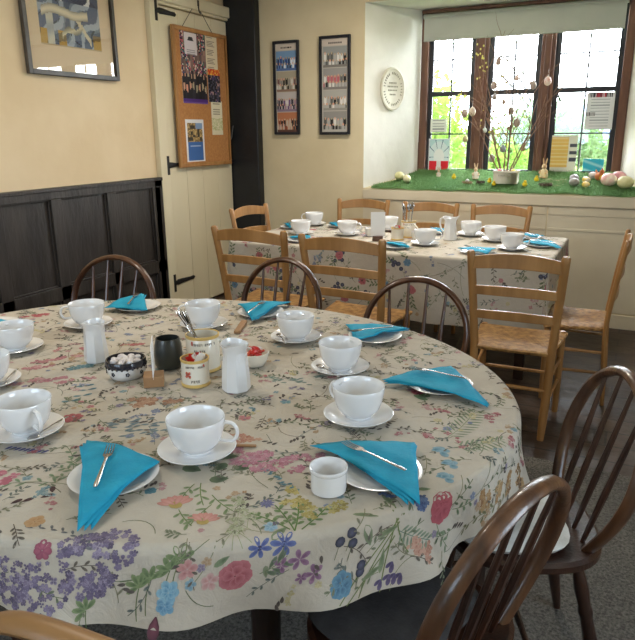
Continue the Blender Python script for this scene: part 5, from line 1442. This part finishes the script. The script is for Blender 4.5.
m.tube([(0, -.020, .05), (0, -.030, .07)], [.022, .017], 12); m.tube([(0, .030, .045), (0, .052, .075), (0, .058, .088)], [.020, .012, .003], 10, flat=.4, up=(0, 1, 0)); m.build('body', plain('hen_brown', 'c87c44', .8, c2='a86234'), b)
m = MB(); m.ball((0, -.028, .032), .022, sc=(.9, .8, 1), n=14, m=9); m.build('breast', plain('hen_yellow', 'e8c23c', .8), b)
m = MB(); m.ball((0, -.030, .096), .007, sc=(.5, 1.4, 1), n=10, m=6); m.lathe([(.004, 0), (.0001, .011)], 8, mtx=Matrix.Translation((0, -.048, .074)) @ Matrix.Rotation(pi/2, 4, 'X')); m.build('comb_and_beak', M['red'], b)
# loose straw on the mat
m = MB(); R2 = random.Random(5)
for k in range(60):
    x = R2.uniform(-.72, -.52); y = R2.uniform(5.50, 5.75); a = R2.uniform(0, 3.14); L = R2.uniform(.02, .05); m.tube([on(x, y, .008), on(x+L*cos(a), y+L*sin(a)*.6, .012)], .0011, 4)
tag(m.build('loose_straw', plain('straw_pale', 'b8b48c', .9)), 'loose pale straw scattered on the grass beside the twig nest', 'straw', kind='stuff')

# ---- things at the glass
def paneled(name, x0, x1, z0, z1, fn, nx, nz, lab, cat, y=6.012, lean_=0):
    o = printed(name, x1-x0, z1-z0, nx, nz, fn, mt=M['printback']); o.location = ((x0+x1)/2, y, z0); o.rotation_euler = (lean_, 0, 0); tag(o, lab, cat); return o
def sg(u, v):
    d = math.hypot((u-.5), (v-.42)*1.0); a = atan2(v-.42, u-.5)
    if u < .04 or u > .96 or v > .97: return hx('d8dce0')
    if v < .30: return hx('e02834') if abs(u-.5) > .10+.2*max(0, .2-v) or v < .0 else hx('e8e4e0')
    if d < .26: return hx('eef2f2')
    if abs(math.sin(a*5)) < .16: return hx('3c6c8c')
    return hx('dcecee') if d < .5 else hx('bfe0e2')
paneled('stained_glass_panel', -1.765, -1.570, 1.15, 1.43, sg, 48, 70, 'small panel with red base and blue fan pattern leaning at the left window light', 'ornament', y=5.985)
paneled('window_notice', -1.765, -1.615, 1.485, 1.60, lambda u, v: (.62, .64, .62) if (int(v*14) % 3 == 0 and .15 < u < .85) else hx('e6ebe0'), 22, 16, 'small white notice taped to the left window light', 'notice')
def po1(u, v):
    if v > .86: return hx('b8404c') if abs(u-.5) < .18 and int(u*60) % 3 else ((.25, .25, .28) if .08 < u < .92 and int(u*50) % 3 else hx('e8e8e8'))
    if abs(v-.42) < .05 and u < .35: return (.3, .3, .32) if int(u*40) % 2 else hx('e8e8e8')
    if int(v*50) % 4 == 0 and .15 < u < .85: return (.66, .68, .7)
    return hx('e9ebeb')
paneled('window_poster', -.455, -.245, 1.50, 1.79, po1, 44, 60, 'white printed poster with red and black heading on the right window light', 'poster')
def po2(u, v):
    if u > .72 and (abs(v-.72) < .05 or abs(v-.53) < .05 or abs(v-.34) < .05): return (.35, .36, .4)
    if u < .66 and .12 < v < .94: return hx('e8c46c') if int(v*40) % 4 else hx('f0dca0')
    return hx('ececdc')
paneled('timetable_poster', -.700, -.495, 1.155, 1.455, po2, 36, 56, 'poster with yellow column and small dark pictures, lower right window light', 'poster')
paneled('blue_card', -.435, -.275, 1.165, 1.265, lambda u, v: mixc(hx('38b4d0'), hx('bfe8ee'), max(0, math.sin(u*5+v*9))*.8), 20, 14, 'bright turquoise card standing at the foot of the right window light', 'card', y=5.99)

# ============================================================ outside
m = MB(); m.box((-14, 6.4, -.35), (12, 30, -.25)); struct(m.build('ground', M['lawn']))
def foliage(name, ctr, size, n, mt, seed, lab, cat, leaf=.07, trunk=None, group=None):
    r = empty(name, (ctr[0], ctr[1], -.25)); tag(r, lab, cat, group)
    R = random.Random(seed); m = MB()
    for k in range(n):
        a = R.uniform(0, 6.28); z = R.uniform(-1, 1); q = sqrt(1-z*z); rr = R.uniform(.55, 1.02)*(1+.12*sin(a*5+z*4))
        p = Vector((size[0]*q*cos(a)*rr, size[1]*q*sin(a)*rr, ctr[2]+.25+size[2]*z*rr))
        u = Vector((R.gauss(0, 1), R.gauss(0, 1), R.gauss(0, 1))).normalized(); v = u.orthogonal().normalized(); l = leaf*R.uniform(.6, 1.3)
        m.add([p-u*l, p+v*l*.45, p+u*l, p-v*l*.45], [(0, 1, 2, 3)])
    m.nonormal = True; m.build('foliage', mt, r, smooth=False)
    m = MB(); m.tube([(0, 0, 0), (.05, 0, ctr[2]*.6), (0, .05, ctr[2]+.3)], [.09, .07, .02], 8); m.build('trunk', M['trunk'], r)
G1 = 'shrubs outside the window'
for i, (x, y, z, sx, sy, szz, n, mt, lab) in enumerate([
    (-3.3, 9.6, 1.0, 1.1, .7, 1.4, 8000, 'leaf', 'bright yellow green shrub filling the left window light'),
    (-2.0, 10.6, .4, .7, .5, .9, 4200, 'leaf', 'lower yellow green shrub outside behind the left mullion'),
    (-1.5, 12.5, .8, 1.3, .6, 1.2, 6000, 'leaf2', 'soft green shrub outside behind the twig tree'),
    (-.9, 9.4, .40, .6, .5, .62, 3000, 'leaf', 'low green shrub outside behind the yellow poster'),
    (.10, 8.2, .38, .55, .5, .70, 3000, 'leaf', 'green leafy shrub outside behind the turquoise card'),
    (-4.6, 12.5, 1.0, 1.6, .8, 1.5, 5000, 'leaf2', 'taller dull green shrub outside at the far left')]):
    foliage('garden_shrub', (x, y, z), (sx, sy, szz), n, M[mt], 40+i, lab, 'shrub', group=G1)
def bare_tree(name, x, y, H, seed, lab, spread=.45):
    m = MB(); R = random.Random(seed)
    def br(p, d, L, r, dep):
        pts = [Vector(p)]; d = Vector(d).normalized()
        for i in range(5): d = (d+Vector((R.uniform(-.16, .16), R.uniform(-.16, .16), R.uniform(-.05, .1)))).normalized(); pts.append(pts[-1]+d*L/5)
        m.tube(pts, [r*(1-.5*i/5) for i in range(6)], 6)
        if dep:
            for k in range(4):
                i = R.randint(2, 5); br(pts[i], d+Vector((R.uniform(-1, 1)*spread*2, R.uniform(-1, 1)*spread*2, R.uniform(-.1, .5))), L*R.uniform(.45, .7), r*.5, dep-1)
    br((x, y, -.25), (0, 0, 1), H*.5, .085, 4)
    tag(m.build(name, M['trunk']), lab, 'tree', 'bare trees outside the window')
bare_tree('bare_tree', -5.2, 14.5, 6.5, 3, 'bare branching tree outside seen through the left window light')
bare_tree('bare_tree', -3.0, 20, 7.0, 5, 'bare branching tree outside seen through the middle window light')
bare_tree('bare_tree', .3, 12.6, 6.0, 9, 'bare branching tree outside seen through the right window light', .6)
h = empty('outbuilding', (-2.0, 16.5, -.25)); tag(h, 'low stone outbuilding with a blue slate roof beyond the right light', 'building')
m = MB(); m.box((-1.2, 0, 0), (1.9, 3, 1.35)); m.build('wall', M['stonewall'], h)
m = MB(); vs = [(-1.4, -.25, 1.30), (2.1, -.25, 1.30), (2.1, 3.25, 1.30), (-1.4, 3.25, 1.30), (-.6, 1.5, 2.35), (1.2, 1.5, 2.35)]
m.add(vs, [(0, 1, 5, 4), (1, 2, 5), (2, 3, 4, 5), (3, 0, 4), (3, 2, 1, 0)]); m.build('roof', M['slate'], h, smooth=False)
m = MB(); m.box((.2, -.02, .35), (.8, .01, .95)); m.build('window', M['paper'], h)
m = MB(); m.box((-9, 21.5, -.25), (7, 21.8, 1.4)); struct(m.build('garden_wall', M['stonewall']))

# ============================================================ light
wd = bpy.data.worlds.new('world'); bpy.context.scene.world = wd; wd.use_nodes = True
nt = wd.node_tree; bg = nt.nodes['Background']
tc = nd(nt, 'ShaderNodeTexCoord'); sp = nd(nt, 'ShaderNodeSeparateXYZ'); nt.links.new(tc.outputs['Generated'], sp.inputs[0])
rp = nd(nt, 'ShaderNodeValToRGB'); rp.color_ramp.elements[0].position = .45; rp.color_ramp.elements[0].color = (.80, .86, .90, 1); rp.color_ramp.elements[1].position = .8; rp.color_ramp.elements[1].color = (.84, .92, 1.0, 1)
mr = nd(nt, 'ShaderNodeMapRange'); mr.inputs['From Min'].default_value = -1; nt.links.new(sp.outputs['Z'], mr.inputs['Value']); nt.links.new(mr.outputs[0], rp.inputs[0])
ry = nd(nt, 'ShaderNodeMapRange'); ry.inputs['From Min'].default_value = -.3; ry.inputs['From Max'].default_value = .5; nt.links.new(sp.outputs['Y'], ry.inputs['Value'])
mc = nd(nt, 'ShaderNodeMix', data_type='RGBA'); mc.blend_type = 'MULTIPLY'; mc.inputs[0].default_value = 1
cr = nd(nt, 'ShaderNodeValToRGB'); cr.color_ramp.elements[0].color = (.74, .87, 1, 1); cr.color_ramp.elements[1].color = (1, 1, 1, 1); nt.links.new(ry.outputs[0], cr.inputs[0])
nt.links.new(rp.outputs[0], mc.inputs[6]); nt.links.new(cr.outputs[0], mc.inputs[7]); nt.links.new(mc.outputs[2], bg.inputs['Color']); mr2 = nd(nt, 'ShaderNodeMapRange'); mr2.inputs['From Min'].default_value = -.3; mr2.inputs['From Max'].default_value = .6; mr2.inputs['To Min'].default_value = 5.0; mr2.inputs['To Max'].default_value = 17.0
nt.links.new(sp.outputs['Y'], mr2.inputs['Value']); nt.links.new(mr2.outputs[0], bg.inputs['Strength'])
def portal(name, loc, rot, sx_, sy_):
    l = bpy.data.lights.new(name, 'AREA'); l.shape = 'RECTANGLE'; l.size = sx_; l.size_y = sy_; l.cycles.is_portal = True
    o = bpy.data.objects.new(name, l); col.objects.link(o); o.location = loc; o.rotation_euler = rot
portal('window_daylight', (-1.0, 6.2, 1.8), (-pi/2, 0, 0), 1.8, 1.4)
portal('window_daylight', (-1.8, -1.85, 1.82), (pi/2, 0, 0), 1.8, 1.25)
portal('window_daylight', (2.45, .95, 1.6), (0, pi/2, 0), 1.3, 1.5)

# warm ceiling lamps added out of view to brighten the room: opal disc in a white ring, with the lamp just below it
def added_ceiling_lamp(x, y, power, lab):
    b = empty('added_ceiling_light', (x, y, CEIL-.07)); tag(b, lab, 'ceiling light', 'added ceiling lights')
    m = MB(); m.lathe([(.17, .07), (.18, .06), (.18, .02), (.17, .01), (.16, .02), (.16, .06)], 40, cap=False); m.build('ring', M['paper'], b)
    m = MB(); m.lathe([(0, .0), (.10, .006), (.158, .025), (.158, .06), (0, .065)], 40); m.build('opal_cover', plain('opal_glass', 'f0ece0', .4), b)
    l = bpy.data.lights.new('fill_lamp', 'AREA'); l.shape = 'DISK'; l.size = .32; l.energy = power; l.color = (1, .90, .77)
    o = bpy.data.objects.new('fill_lamp', l); col.objects.link(o); o.location = (x, y, CEIL-.08)
added_ceiling_lamp(-1.5, 4.2, 20, 'added unseen opal ceiling light over the long table')
added_ceiling_lamp(-2.2, 1.9, 9, 'added unseen opal ceiling light over the round table, towards the left wall')
sc = bpy.context.scene
sc.view_settings.view_transform = 'Standard'; sc.view_settings.look = 'None'; sc.view_settings.gamma = 1
sc.view_settings.use_curve_mapping = False; sc.view_settings.exposure = 0.95
